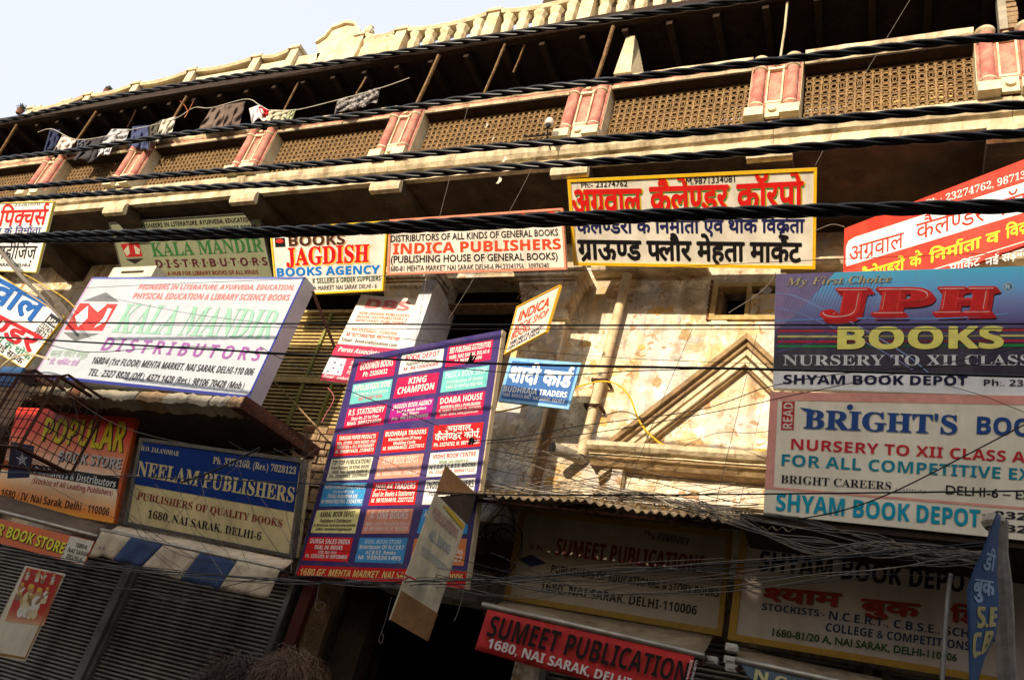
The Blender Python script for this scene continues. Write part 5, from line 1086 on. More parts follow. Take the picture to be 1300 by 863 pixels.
# bottom bundle
BG = 'slack wires sagging in a bundle along the shop awnings'
for k, (pts, r, m) in enumerate([
    ([(-40, 690), (60, 705), (130, 716), (250, 728), (380, 738), (510, 738), (640, 735), (757, 725), (940, 714), (1060, 706), (1255, 688)], .0042, M_WIRE),
    ([(-40, 694), (30, 700), (95, 713), (200, 721), (340, 735), (460, 741), (560, 735), (700, 731), (940, 720), (1060, 709), (1255, 692)], .0034, M_WIRE),
    ([(-40, 702), (60, 711), (180, 726), (340, 733), (480, 745), (600, 735), (731, 752), (822, 752), (940, 742), (1042, 728), (1132, 721), (1240, 700)], .0026, M_WGREY),
    ([(100, 712), (240, 732), (380, 741), (520, 733), (640, 738), (731, 757), (860, 754), (960, 747), (1100, 724), (1200, 715)], .0024, M_WGREY),
    ([(130, 718), (300, 737), (400, 731), (500, 741), (640, 739), (760, 729), (900, 720)], .0034, M_WIRE),
    ([(0, 697), (30, 705), (90, 716), (160, 723), (300, 731), (400, 744)], .0024, M_WIRE)]):
    wire(pts, 4.75 + .02 * k, r, ['topmost black wire of the slack bundle passing the white duct sign', 'second black wire of the slack bundle, just below the topmost', 'grey wire of the bundle that droops lowest under the dim SUMEET board', 'pale thin wire of the bundle rising right towards the SHYAM board', 'short black wire of the bundle ending under the dim SUMEET board', 'thin black wire of the bundle ending at the directory foot'][k], m=m, group=BG)
wire([(40, 713), (62, 723), (111, 748.5), (155, 761.5), (191, 764.5), (240, 756), (321, 736), (363, 733)], 4.8, .003, 'lower loop of wire drooping before the shutters under the striped awning', m=M_WIRE)
wire([(60, 712), (130, 742), (180, 749), (224, 761), (285, 759), (347, 740)], 4.85, .002, 'thin grey loop of wire drooping before the shutters', m=M_WGREY)
wire([(405, 738), (403, 755), (401, 763), (401, 772), (406, 775), (412, 769), (411, 765), (403, 764)], 4.8, .002, 'hanging wire bent into a small hook below the directory', m=M_WGREY, name='wire_hook', cat='hook')
wire([(497, 757), (490, 785), (484, 803), (481, 812), (484, 816), (487, 808), (484, 802)], 4.85, .002, 'hanging wire with a small loop in the dark passage', m=M_WGREY, name='wire_hook', cat='hook')
wire([(590, 742), (585, 765), (577, 788)], 4.85, .002, 'short loose wire dangling right of the white duct sign', m=M_WGREY)
wire([(1207, 728), (1202, 770), (1195, 880)], 5.3, .014, 'thin grey conduit standing in front of the SHYAM board', m=M_METAL, name='conduit', cat='pipe')
# tangles
def tangle(name, n, fn, label, group, m=None, Y=5.3, r=.0025):
    mb = MB()
    for k in range(n):
        pts, YY, rr, mm = fn(k); Ys = YY if isinstance(YY, list) else [YY] * len(pts)
        if len(Ys) == 2: Ys = [Ys[0] + (Ys[1] - Ys[0]) * i / (len(pts) - 1) for i in range(len(pts))]
        mb.tube(smooth_path([P(x, y, q) for (x, y), q in zip(pts, Ys)], 4), rr, 4, m=mm)
    tag(obj('wire_tangle', mb, None, None, loc=mb.v[0].copy()), label, 'wires', kind='stuff')
j = rnd.uniform
tangle('w', 16, lambda k: ([(640 + j(-30, 60), 618 + j(-6, 8)), (720 + j(-20, 20), 622 + j(-12, 14)), (800 + j(-20, 20), 634 + j(-14, 8)), (870 + j(-15, 15), 642 + j(-8, 8)), (925 + j(-15, 30), 652 + j(-8, 6))], 5.45 + j(0, .35), j(.0022, .004), rnd.choice((M_WGREY, M_WGREY, M_WIRE, M_CONC))), 'heap of dusty wires lying along the top of the corrugated canopy', 'wires heaped on the canopy')
tangle('w', 16, lambda k: ([(880 + j(-30, 20), 640 + j(-8, 8)), (935 + j(-10, 10), 662 + j(-8, 6)), (982 + j(-5, 5), 681 + j(-4, 4)), (1040 + j(-10, 10), 692 + j(-12, 12)), (1120 + j(-20, 20), 700 + j(-14, 10)), (1190 + j(-15, 20), 706 + j(-14, 12)), (1262, 712 + j(-14, 14))], 5.1 + j(-.1, .15), j(.0025, .0042), rnd.choice((M_WGREY, M_WGREY, M_WIRE))), 'thick tangle of dusty wires gathering in a knot under the BRIGHTS board', 'wires tangled under the right signboard')
tangle('w', 9, lambda k: ([(905 + j(-10, 30), 645 + j(-4, 8)), (1000 + j(-20, 20), 660 + j(-4, 10)), (1100 + j(-20, 20), 682 + j(-8, 12)), (1180 + j(-15, 20), 700 + j(-10, 10)), (1250, 706 + j(-10, 10))], 5.2 + j(-.1, .1), j(.002, .0035), rnd.choice((M_WGREY, M_WIRE))), 'loose wires slung close along the lower edge of the BRIGHTS board', 'wires tangled under the right signboard')
def loop_(k):
    cx, cy = 632 + j(-14, 14), 690 + j(-30, 30); a = j(0, 6); R1 = j(8, 26)
    return [(cx + R1 * math.cos(a + q * 1.1) * (1 + .3 * j(-1, 1)), cy + R1 * 1.4 * math.sin(a + q * 1.1) * (1 + .3 * j(-1, 1))) for q in range(5)], 5.9 + j(-.25, .2), j(.002, .0045), M_WIRE
tangle('w', 22, loop_, 'snarl of black wires on the column left of the dim SUMEET board', 'snarled wires on the column base')
def star(k):
    a = k * .55 + j(-.15, .15); R1 = j(22, 58); x, y = 380, 586
    return [(x, y), (x + R1 * .5 * math.cos(a) + j(-3, 3), y + R1 * .45 * math.sin(a) + j(-3, 3)), (x + R1 * math.cos(a), y + R1 * .8 * math.sin(a))], [5.6, 5.7], j(.002, .0038), rnd.choice((M_WGREY, M_WIRE, M_WGREY))
tangle('w', 14, star, 'burst of wire ends fanning from a knot above the blue sign box', 'wire ends fanning from the knot by the brick pier')
for k in range(6): wire([(395 + j(-10, 10), 560 + j(-20, 20)), (388 + j(-8, 8), 620 + j(-10, 10)), (384 + j(-12, 12), 670 + j(-20, 20))], 5.85 + j(0, .1), .0022, ['first', 'second', 'third', 'fourth', 'fifth', 'last'][k] + ' of the thin dark wires hanging down the rough brick pier', group='wires hanging on the brick pier', m=M_WIRE)
for k, (a, b, c) in enumerate([((0, 505), (90, 560), (215, 650)), ((93, 505), (104, 560), (97, 600)), ((130, 505), (118, 560), (180, 640)), ((0, 560), (60, 575), (175, 605)), ((190, 690), (240, 640), (330, 570)), ((240, 620), (300, 590), (400, 578)), ((0, 520), (40, 600), (150, 660)), ((150, 640), (200, 680), (260, 716)), ((290, 560), (330, 575), (420, 560)), ((60, 480), (150, 540), (300, 575)), ((160, 655), (220, 700), (290, 716))]):
    wire([a, b, c], 5.0 + .02 * k, .0018, ['wire falling from the cage foot across the word PUBLISHERS on the red board', 'short upright wire by the L of POPULAR', 'wire falling from the ledge across the R of POPULAR', 'wire across the middle of POPULAR towards NEELAM', 'wire rising across the lower NEELAM letters', 'wire linking the NEELAM box to the brick pier knot', 'wire from the left edge falling to the striped awning', 'wire running from the red board to the awning rod', 'wire above the phone number on the blue box', 'long wire from the cage top to the brick pier', 'short wire over the awning before the NEELAM address'][k], group='fine wires over the two shaded sign boxes', m=rnd.choice((M_WIRE, M_WGREY)))
wire([(230, 612), (265, 600), (300, 584), (330, 568)], 5.3, .010, 'thick dark wires slung across the NEELAM sign letters', m=M_WIRE)
wire([(416, 492), (424, 505), (414, 525), (408, 536)], 5.9, .004, 'pink string dangling before the louvred screen', m=mat('pink_string', (206, 110, 120)), name='string', cat='string')
for k in range(13): wire([(600 + k * 9, 560 + j(-20, 30)), (650 + j(-10, 30), 590 + j(-30, 30)), (760 + j(-30, 160), 600 + j(-70, 30))], [5.7, 6.3], .0015, ORD[k] + ' of the hair-thin wires straying over plaster right of the directory', group='fine wires straying over the wall', m=rnd.choice((M_WIRE, M_WIRE, M_WGREY)))
for k in range(16):
    x0_ = j(560, 760); y0_ = j(560, 640); y1_ = j(610, 650)
    wire([(x0_, y0_), ((x0_ + 960) / 2 + j(-30, 30), (y0_ + y1_) / 2 + j(4, 22)), (j(930, 985), y1_)], [5.6, 5.5], j(.0014, .0026), ORD[k] + ' of the slack wires drooping from the directory to the knot by the right boards', m=rnd.choice((M_WIRE, M_WIRE, M_WGREY)), group='slack wires over the canopy')
for k in range(10):
    x0_ = j(395, 640); wire([(x0_, j(700, 745)), (x0_ + j(80, 160), j(735, 765)), (x0_ + j(260, 360), j(715, 750)), (x0_ + j(460, 620), j(690, 735))], [4.9, 5.0], j(.0014, .0024), ORD[k] + ' of the thin grey wires sagging before the dim SUMEET board', m=rnd.choice((M_WGREY, M_WGREY, M_WIRE)), group='thin wires before the dim boards')
for k in range(9):
    x0_ = 140 + k * 27 + j(-8, 8); wire([(x0_, j(560, 640)), (x0_ + j(10, 40), j(640, 690)), (x0_ + j(40, 110), j(690, 735))], [5.2, 5.0], j(.0012, .002), ORD[k] + ' from the left of the hair-thin wires falling over the NEELAM box', m=rnd.choice((M_WIRE, M_WGREY)), group='hair-thin wires over the NEELAM box')
# insulating knots
def knot(px, py, Y, label, r=.014):
    p = P(px, py, Y); mb = MB()
    for a in range(3): mb.tube([p + Vector((j(-.03, .03), j(-.02, .02), j(-.03, .03))) for _ in range(5)], r * .5, 5)
    mb.lathe((p.x, p.y, p.z - r), [(0, 0), (r, r * .4), (r, r * 1.5), (0, r * 2)], 8); o = obj('tape_knot', mb, M_WIRE, None, loc=p); tag(o, label, 'knot'); o['kind'] = 'stuff' if 0 else o.get('kind', ''); del o['kind']
knot(600, 560, 4.6, 'black taped knot where wires join on the purple directory'); knot(597, 457, 3.0, 'dark taped lump on the thick wire above the directory', .01)
# ------------------------------------------------------------------ corrugated canopy
a = P(556, 628, 5.28); b = P(1010, 664, 5.28); t = thing('corrugated_canopy', (a.x, 6.4, a.z), 'rusty corrugated tin canopy over the dim shop signs', 'canopy')
z0 = 3.47; x0, x1 = a.x - .02, b.x; mb = MB(); nx = int((x1 - x0) / .068 * 6)
def fn(u, v):
    x = x0 + (x1 - x0) * u; y = 5.28 + (6.48 - 5.28) * v; return (x, y + (.03 * math.sin(x * 7) + .012 * math.sin(x * 23)) * (1 - v), z0 + .48 * v + .014 * math.sin(x * 2 * math.pi / .068) - .018 * math.sin(v * math.pi) * math.sin(x * 2) + .02 * math.sin(x * 2.3) * (1 - v))
mb.grid(fn, nx, 6); o = obj('tin_sheet', mb, M_TIN, t, smooth=True, solid=.004)
for x in (x0 + .1, -2.2, -1.3, x1 - .1): mb = MB(); mb.tube([(x, 5.34, z0 - .02), (x, 6.46, z0 + .44)], .014, 6); obj('support_rod', mb, M_RUST, t)
mb = MB(); mb.tube([(x0 + .05, 5.36, z0 - .022), (x1 - .05, 5.36, z0 - .022)], .014, 6); obj('front_rail', mb, M_RUST, t)
LEAF = mat('dry_litter', (176, 146, 96), .95, var=.3, scale=30)
mb = MB()
for k in range(420):
    x = j(x0 + .3, x1 - .05); v = rnd.random() ** 1.5 * .8 + .02; p = Vector(fn((x - x0) / (x1 - x0), v)) + Vector((0, 0, .012 + j(0, .02))); d = Vector((j(-1, 1), j(-1, 1), j(-.4, .4))).normalized() * j(.012, .045); e = Vector((j(-1, 1), j(-1, 1), j(-.3, .3))).normalized() * j(.004, .016)
    mb.face([p - d, p - e, p + d, p + e])
o = obj('dry_litter', mb, LEAF, None, loc=(x0, 5.5, z0)); tag(o, 'dry leaves and litter heaped on the tin canopy', 'litter', kind='stuff')
# ------------------------------------------------------------------ rusty cage at the left
a = P(76, 478, 4.85); b = P(62, 572, 4.85); X1 = a.x; X0 = X1 - 1.3; Zt, Zb = a.z, b.z; Y0, Y1 = 4.85, 5.5
t = thing('iron_cage', (X1, 5.4, Zb), 'rusty iron bar cage projecting from the wall at the left edge', 'cage')
for (p, q) in (((X0, Y0, Zb), (X1, Y0, Zb)), ((X0, Y0, Zt), (X1, Y0, Zt)), ((X1, Y0, Zb), (X1, Y0, Zt)), ((X1, Y0, Zt), (X1, Y1, Zt)), ((X1, Y0, Zb), (X1, Y1, Zb)), ((X1, Y1, Zb), (X1, Y1, Zt)), ((X0, Y0, Zb), (X0, Y0, Zt)), ((X0, Y1, Zb), (X1, Y1, Zb)), ((X0 + .65, Y0, Zb), (X0 + .65, Y0, Zt))):
    mb = MB(); p = Vector(p); q = Vector(q); d = (q - p).normalized(); e = d.orthogonal().normalized() * .014; f = d.cross(e).normalized() * .014
    mb.hexa([p - e - f, p + e - f, p + e + f, p - e + f, q - e - f, q + e - f, q + e + f, q - e + f]); obj('angle_iron', mb, M_RUST, t)
n = 14
for k in range(1, n): x = X0 + (X1 - X0) * k / n; mb = MB(); mb.tube([(x, Y0, Zb), (x, Y0, Zt)], .0055, 5); obj('cage_bar', mb, M_RUST, t); mb = MB(); mb.tube([(x, Y0, Zb - .001), (x, Y1, Zb - .001)], .005, 5); obj('cage_bar', mb, M_RUST, t)
for k in range(1, 8): z = Zb + (Zt - Zb) * k / 8; mb = MB(); mb.tube([(X0, Y0 - .008, z), (X1, Y0 - .008, z), ], .0055, 5); obj('cage_bar', mb, M_RUST, t); mb = MB(); mb.tube([(X1 + .004, Y0, z), (X1 + .004, Y1, z)], .005, 5); obj('cage_bar', mb, M_RUST, t)
for k in range(1, 7): y = Y0 + (Y1 - Y0) * k / 7; mb = MB(); mb.tube([(X1, y, Zb), (X1, y, Zt)], .005, 5); obj('cage_bar', mb, M_RUST, t)
mb = MB(); mb.tube([(X1 - .65, Y0, Zt), (X1 - .62, Y0 + .1, Zt + .12), (X1 - .4, Y1, Zt + .02)], .018, 6); obj('bent_arm', mb, M_RUST, t)
mb = MB(); mb.tube([(X1, Y0, Zt), (X1 + .03, Y0 + .05, Zt + .05), (X1 + .2, 5.3, Zt - .02)], .016, 6); obj('bent_arm', mb, M_RUST, t)
mb = MB(); mb.box(P(-80, 560, 5.95).x, P(26, 515, 5.95).x, 5.95, 6.45, P(0, 640, 5.95).z, P(0, 468, 5.95).z); mb.box(P(26, 515, 5.95).x + .001, P(110, 500, 5.95).x, 5.96, 6.45, P(60, 508, 5.95).z, P(60, 478, 5.95).z); o = obj('dark_backing_box', mb, M_DWOOD, None, loc=(X1, 5.6, Zb)); tag(o, 'added dark cooler casing on the wall behind the rusty cage', 'backing')  # dark box added to cover wall that came out too brightly lit
mb = MB(); q = P(20, 480, 5.0); mb.box(q.x - .5, q.x + .02, 5.0, 5.03, q.z - .1, q.z + .14); tag(obj('blue_sheet', mb, mat('blue_plastic', (40, 84, 130), .6), None, loc=q), 'small blue sheet tucked above the cage under the tilted board', 'sheet')
zc = P(1000, 664, 5.5).z - .03; mb = MB(); mb.box(-.87, 4.2, 5.3, 6.49, zc - .05, zc); tag(obj('added_shade_board', mb, M_DWOOD, None, loc=(1, 6, zc)), 'dark flat board added to shade the weathered SHYAM shop sign', 'canopy')  # board added to cast shade on the sign top and blacken the gap
# ------------------------------------------------------------------ white duct-like hanging sign
t = thing('hanging_duct_sign', P(530, 770, 4.9), 'long whitish tin box sign with brown board ends, hanging aslant over the directory', 'sign')
def PP(x, y, Y): return P(x, y, Y)
A1, B1, C1, D1 = PP(554, 627, 4.75), PP(590, 664, 4.98), PP(554, 777, 4.98), PP(509.5, 749, 4.75)
E1, F1 = PP(542, 813, 4.98), PP(496, 786.5, 4.75); bk = Vector((.03, .10, .0))
M_DS = mat('dirty_white_tin', (206, 192, 158), .6, dirt=(120, 112, 96), damt=.8, scale=4, streak=True, var=.15, bump=.2, bscale=8)
M_BRD = mat('brown_hardboard', (142, 104, 62), .85, dirt=(92, 62, 36), damt=.6, scale=6, var=.15)
mb = MB(); mb.hexa([D1, C1, B1, A1, D1 + bk * .1, C1 + bk * .1, B1 + bk * .1, A1 + bk * .1]); obj('front_sheet', mb, M_DS, t)
mb = MB(); mb.hexa([v + Vector((0, -.004, 0)) for v in (F1, E1, C1, D1)] + [F1 + bk * .15, E1 + bk * .15, C1 + bk * .15, D1 + bk * .15]); br = obj('bottom_board', mb, M_BRD, t)
mb = MB(); e = Vector((-.012, 0, 0)); s_ = Vector((0, -.006, 0)); mb.hexa([F1 + e + s_, F1 + s_, A1 + s_, A1 + e + s_, F1 + e + bk * .2, F1 + bk * .2, A1 + bk * .2, A1 + e + bk * .2]); obj('left_edge', mb, M_DS, t)
T1, U1 = PP(565, 591, 4.9), PP(603, 626, 5.16); mb = MB(); mb.prism([A1 + Vector((-.01, 0, .0)), U1, T1], (.01, .012, 0)); obj('top_board', mb, M_BRD, t)
mb = MB(); G1 = B1 + Vector((0.01, .02, 0)); mb.prism([A1 + Vector((.01, .015, -.01)), G1, U1 + Vector((0, .01, -.01))], (.004, .01, 0)); obj('inner_board', mb, M_DWOOD, t)
class DS(Sign):
    def __init__(s):
        s.c = [(554, 627), (590, 664), (554, 777), (509.5, 749)]; s.t = t; s.q = []
        n = (Vector(B1) - Vector(A1)).cross(Vector(D1) - Vector(A1)).normalized(); n = np.array(n); a = np.array(A1) - np.array([0, 0, EYE])
        if n @ a < 0: n = -n
        s.n = n; s.cr = a
s = DS(); TXK = [('SUMEET BOOK', (130, 60, 60), .16, .13, 0), ('SUMEET', (70, 96, 130), .42, .12, .1)]
bq = [(509.5, 749), (554, 777), (590, 664), (554, 627)]
s.textq('PUBLICATIONS', [bil(bq, .08, .80), bil(bq, .92, .80), bil(bq, .92, .90), bil(bq, .08, .90)], (176, 132, 122), 's', off=.007); s.textq('ALL BOOKS', [bil(bq, .2, .60), bil(bq, .85, .60), bil(bq, .85, .70), bil(bq, .2, .70)], (150, 156, 160), 's', off=.007); s.textq('STATIONERY', [bil(bq, .15, .42), bil(bq, .9, .42), bil(bq, .9, .50), bil(bq, .15, .50)], (164, 164, 160), 's', off=.007)
s.poly([bil(bq, .25, .965), bil(bq, 1, .93), bil(bq, 1, .985), bil(bq, .5, 1.0)], (196, 160, 50), .007)
realise(); s.build()
wire([(503, 734), (512, 736), (520, 732), (528, 736), (515, 730), (506, 726)], 4.70, .006, 'knotted red rag tied round the wires on the white duct sign', m=mat('red_rag', (170, 60, 56)), name='rag', cat='rag')
# ------------------------------------------------------------------ blue banner and its wrapped post at lower right
q = P(1275, 760, 3.2); t = thing('wrapped_post', (q.x, 3.25, 0), 'rough grey cloth-wrapped post at the lower right corner', 'post')
mb = MB(); top = P(1268, 655, 3.2).z
prof = []; 
for k in range(26):
    z = top * k / 25; prof.append((.026 + .004 * math.sin(k * 2.3) + (.006 if k > 20 else 0), z))
mb.lathe((q.x, 3.25, 0), prof + [(0, top + .01)], 9); obj('wrapped_shaft', mb, M_WGREY, t)
mb = MB(); mb.lathe((q.x - .01, 3.25, top - .04), [(0, 0), (.035, .01), (.045, .03), (.03, .06), (0, .07)], 8); obj('rag_knot', mb, M_CONC, t)
t2 = thing('cloth_banner', P(1245, 863, 3.2), 'sagging blue cloth banner with yellow and white lettering, tied to the wrapped post', 'banner')
Lp = [(1266, 650), (1257, 675), (1248, 698), (1236, 725), (1228, 750), (1229, 780), (1230, 812), (1231, 850), (1232, 890)]; Rp = [(1271, 655), (1268, 680), (1267, 705), (1266, 730), (1268, 755), (1268, 780), (1264, 806), (1250, 835), (1240, 870)]
def bf(u, v):
    k = min(int(v * 8), 7); f = v * 8 - k; a = [Lp[k][i] * (1 - f) + Lp[k + 1][i] * f for i in (0, 1)]; b = [Rp[k][i] * (1 - f) + Rp[k + 1][i] * f for i in (0, 1)]
    return P(a[0] + (b[0] - a[0]) * u, a[1] + (b[1] - a[1]) * u, 3.0 + .18 * u + .015 * math.sin(v * 9 + u * 4))
mb = MB(); mb.grid(bf, 8, 24); bo = obj('banner_cloth', mb, mat('blue_banner_cloth', (36, 66, 104), .85, dirt=(40, 60, 90), damt=.4, scale=6), t2, smooth=True, solid=.002)
def bftext(tx, u0, v0, u1, v1, col, sty='s'):
    co, fs = (TXT[(tx, sty, 3)][0], TXT[(tx, sty, 3)][1]) if not isinstance(tx, list) else deva(tx, 0, 3)
    co = np.array(co); a = co.min(0); b = co.max(0); mb = MB()
    for dx, dy in ((0, 0), (.05, .02), (-.02, .05)):
        i = len(mb.v)
        for x, y in co:
            u = u0 + (u1 - u0) * min(1, max(0, (x - a[0]) / (b[0] - a[0]) + dx)); v = v1 + (v0 - v1) * min(1, max(0, (y - a[1]) / (b[1] - a[1]) + dy)); mb.v.append(bf(u, v) + Vector((0, -.006 - abs(dx) * .01, 0)))
        for f in fs: mb.f.append(tuple(i + k for k in f)); mb.m.append(0)
    obj('lettering', mb, paint(col), t2)
for x in ('C.B', 'S.E'): request(x, 's', 3)
for x in ('बुक', 'डी'): request(x, 'D', 3); request(x + 'क', 'D', 3)
request('क', 'D', 3); realise()
bftext('C.B', .15, .72, .9, .84, (150, 136, 84)); bftext('S.E', .3, .58, .95, .70, (150, 136, 84)); bftext(['बुक'], .15, .42, .85, .56, (128, 148, 172)); bftext(['डी'], .3, .22, .85, .36, (128, 148, 172))
# ------------------------------------------------------------------ laundry, line, small balcony things
LN = [(48, 168), (66, 164), (95, 177), (130, 174), (165, 165), (190, 160), (224, 150), (246, 137), (268, 137), (312, 126), (330, 134), (345, 141), (370, 140), (385, 138), (425, 128), (480, 113), (520, 99)]
wire(LN, 5.05, .005, 'pale washing line sagging across the upper balcony', m=mat('washing_line', (206, 200, 184)), name='washing_line', cat='line')
def cloth(q, col, label, pat=None, seed=0, ragged=4):
    rr = random.Random(seed); m = mat('cloth_%02x%02x%02x' % col, col, .95, dirt=tuple(int(v * .6) for v in col), damt=.4, scale=9, var=.15) if pat is None else pat
    tl, tr, br, bl = q; ph = rr.uniform(0, 6); jj = [rr.uniform(-ragged, ragged) for _ in range(9)]
    def f(u, v):
        x, y = bil([bl, br, tr, tl], u, 1 - v); k = min(int(u * 8), 7); ff = u * 8 - k; y += (jj[k] * (1 - ff) + jj[k + 1] * ff) * v
        x += 1.5 * math.sin(u * 12 + ph) * v
        return P(x, y, 5.06 + .013 * (.4 + v) * math.sin(u * 17 + ph + 2.5 * v + 1.2 * math.sin(v * 5 + ph)) + .010 * math.sin(v * 13 + u * 9 + ph) + .03 * u * v)
    mb = MB(); mb.grid(f, 22, 12); o = obj('laundry', mb, m, None, smooth=True, loc=P(*bl, 5.06), solid=.004); tag(o, label, 'laundry', 'clothes drying on the balcony line'); return o
cloth([(64, 163), (77, 165), (72, 190), (54, 191)], (42, 48, 78), 'dark navy garment, leftmost on the washing line', seed=1)
cloth([(79, 172), (97, 178), (88, 192), (67, 191)], (222, 206, 196), 'off-white cloth next to the leftmost navy garment', seed=2)
cloth([(99, 177), (111, 177), (109, 190), (95, 189)], (104, 104, 112), 'small grey cloth right of the off-white one', seed=3)
cloth([(112, 178), (132, 173), (122, 203), (92, 206)], (66, 62, 64), 'long dark grey garment hanging low behind the cable', seed=4)
cloth([(142, 164), (165, 164), (158, 180), (127, 182)], (196, 192, 194), 'light grey crumpled shirt beside the blue cloth', seed=5)
cloth([(128, 184), (144, 182), (140, 195), (125, 197)], (220, 218, 218), 'small white cloth peeping below the cable', seed=6)
cloth([(168, 161), (189, 159), (187, 192), (163, 186)], (70, 78, 112), 'slate blue cloth between light grey and patterned clothes', seed=7)
cloth([(190, 160), (208, 151), (204, 176), (188, 184)], (90, 84, 72), 'olive patterned garment right of the slate blue cloth', seed=8)
cloth([(206, 153), (224, 148), (217, 168), (196, 182)], (212, 204, 184), 'cream cloth with ragged edge at the end of the left group', seed=9)
cloth([(268, 138), (288, 132), (284, 166), (253, 164)], (122, 104, 92), 'left half of the brown trousers hanging alone', seed=10)
cloth([(287, 133), (312, 129), (302, 158), (282, 162)], (112, 94, 84), 'right half of the brown trousers hanging alone', seed=11)
o = cloth([(316, 138), (330, 133), (340, 150), (320, 157)], (232, 224, 218), 'white cloth of the red and white bundle', seed=12)
cloth([(326, 134), (343, 140), (338, 149), (331, 144)], (206, 30, 40), 'bright red cloth on the washing line', seed=13, ragged=1)
cloth([(342, 140), (368, 140), (361, 153), (338, 153)], (204, 196, 168), 'cream cloth right of the bright red one', seed=14, ragged=2)
cloth([(367, 140), (376, 139), (372, 152), (363, 152)], (176, 180, 140), 'small pale green cloth at the line middle', seed=15, ragged=1)
mp_ = mat('zebra_cloth', (40, 36, 38), .9, dirt=(206, 196, 190), damt=1.0, scale=26, var=.2)
cloth([(429, 127), (483, 111), (477, 133), (423, 145)], (40, 36, 38), 'black and white patterned cloth, rightmost on the washing line', pat=mp_, seed=16)
wire([(228, 128), (235, 135), (238, 143), (234, 150), (240, 140), (246, 128)], 5.0, .005, 'orange rag knotted on the washing line', m=mat('orange_rag', (176, 100, 60)), name='rag', cat='rag')
wire([(240, 134), (262, 124), (290, 116), (303, 118)], 5.1, .004, 'rusty stick propping the washing line', m=M_RUST, name='stick', cat='stick')
# lamp on a bracket by the grille, paper scraps caught on wires
p = P(697, 157, 4.98); t = thing('street_lamp', p, 'small white lamp head on a dark bracket before the lattice grille', 'lamp')
mb = MB(); mb.lathe((p.x, p.y, p.z - .02), [(.0, .075), (.035, .07), (.042, .05), (.044, 0), (.03, -.005), (0, -.005)], 12); obj('lamp_shade', mb, mat('white_enamel', (230, 220, 200), .4), t, smooth=True)
mb = MB(); mb.lathe((p.x, p.y, p.z - .06), [(0, 0), (.02, .005), (.024, .034), (0, .036)], 8); mb.tube([p + Vector((0, 0, -.06)), p + Vector((-.01, .05, -.12)), p + Vector((-.02, .2, -.15))], .008, 6); obj('bracket', mb, M_WIRE, t)
mb = MB(); a = P(665, 174, 5.3); b = P(700, 171, 5.3); mb.tube([a + Vector((0, 0, .03)), a, b], .011, 6); obj('mounting_arm', mb, M_WIRE, t)
def scrap(px, py, Y, w, h, label):
    p = P(px, py, Y); mb = MB(); mb.grid(lambda u, v: (p.x + (u - .5) * w * (1 - .6 * v), p.y + .01 * math.sin(u * 5 + v * 3), p.z + (v - .5) * h), 5, 5); o = obj('paper_scrap', mb, mat('torn_paper', (226, 212, 188), .9), None, loc=p, solid=.001); tag(o, label, 'paper scrap')
scrap(641, 202, 4.2, .05, .05, 'torn pale paper scrap caught before the ledge, the upper one'); scrap(634, 229, 4.2, .05, .055, 'torn white paper scrap hanging under the ledge'); scrap(618, 159, 4.6, .03, .06, 'small pale tatter hanging on a string before the grille'); scrap(626, 176, 4.7, .025, .05, 'lower small tatter before the grille, beside the cloth')
# roof shrubs in pots
for k, (px, py, lb) in enumerate(((27, 136, 'small dark potted shrub on the parapet at far left'), (137, 112, 'small dark tuft on the parapet, right of the far left shrub'))):
    p = P(px, py + 3, 5.1); t = thing('potted_shrub', p, lb, 'plant')
    mb = MB(); mb.lathe((p.x, p.y, p.z - .1), [(0, 0), (.04, 0), (.055, .09), (.05, .09), (0, .08)], 9); obj('pot', mb, M_BRICK, t)
    mb = MB(); R_ = .075 if k == 0 else .05
    for q in range(160):
        d = Vector((j(-1, 1), j(-1, 1), j(-.8, 1))).normalized() * R_ * j(.4, 1); c = p + Vector((0, 0, .03)) + d; e = Vector((j(-1, 1), j(-1, 1), j(-1, 1))).normalized() * .02; f = d.cross(e).normalized() * .008; mb.face([c - e, c + f, c + e, c - f])
    obj('foliage', mb, mat('dusty_foliage', (74, 70, 48), .9), t)
# debris in front of the capital, switch boxes at lower right
mb = MB(); 
for k in range(40):
    x, y = 672 + j(-14, 16), 372 + j(-10, 8); p = P(x, y, 6.1 + j(-.05, .05)); q = p + Vector((j(-.08, .08), j(-.05, .05), j(-.05, .05))); mb.tube([p, p.lerp(q, .5) + Vector((j(-.02, .02), 0, j(-.02, .02))), q], .004, 4)
tag(obj('twig_nest', mb, M_WOOD, None, loc=P(672, 378, 6.1)), 'untidy nest of twigs behind the small tilted INDICA board', 'nest', kind='stuff')
for k, (px, py) in enumerate(((930, 822), (928, 838), (930, 848), (905, 838))):
    p = P(px, py, 5.6); mb = MB(); mb.box(p.x - .04, p.x + .035, 5.56, 5.64, p.z - .025, p.z + .02); mb.box(p.x - .025, p.x + .02, 5.552, 5.5595, p.z - .012, p.z + .008); tag(obj('switch_box', mb, mat('old_white_plastic', (196, 190, 176), .6), None, loc=p), ['topmost', 'second', 'lowest', 'leftmost'][k] + ' of the small white electrical boxes between the dim shop boards', 'switch box', 'switch boxes between the shop boards')
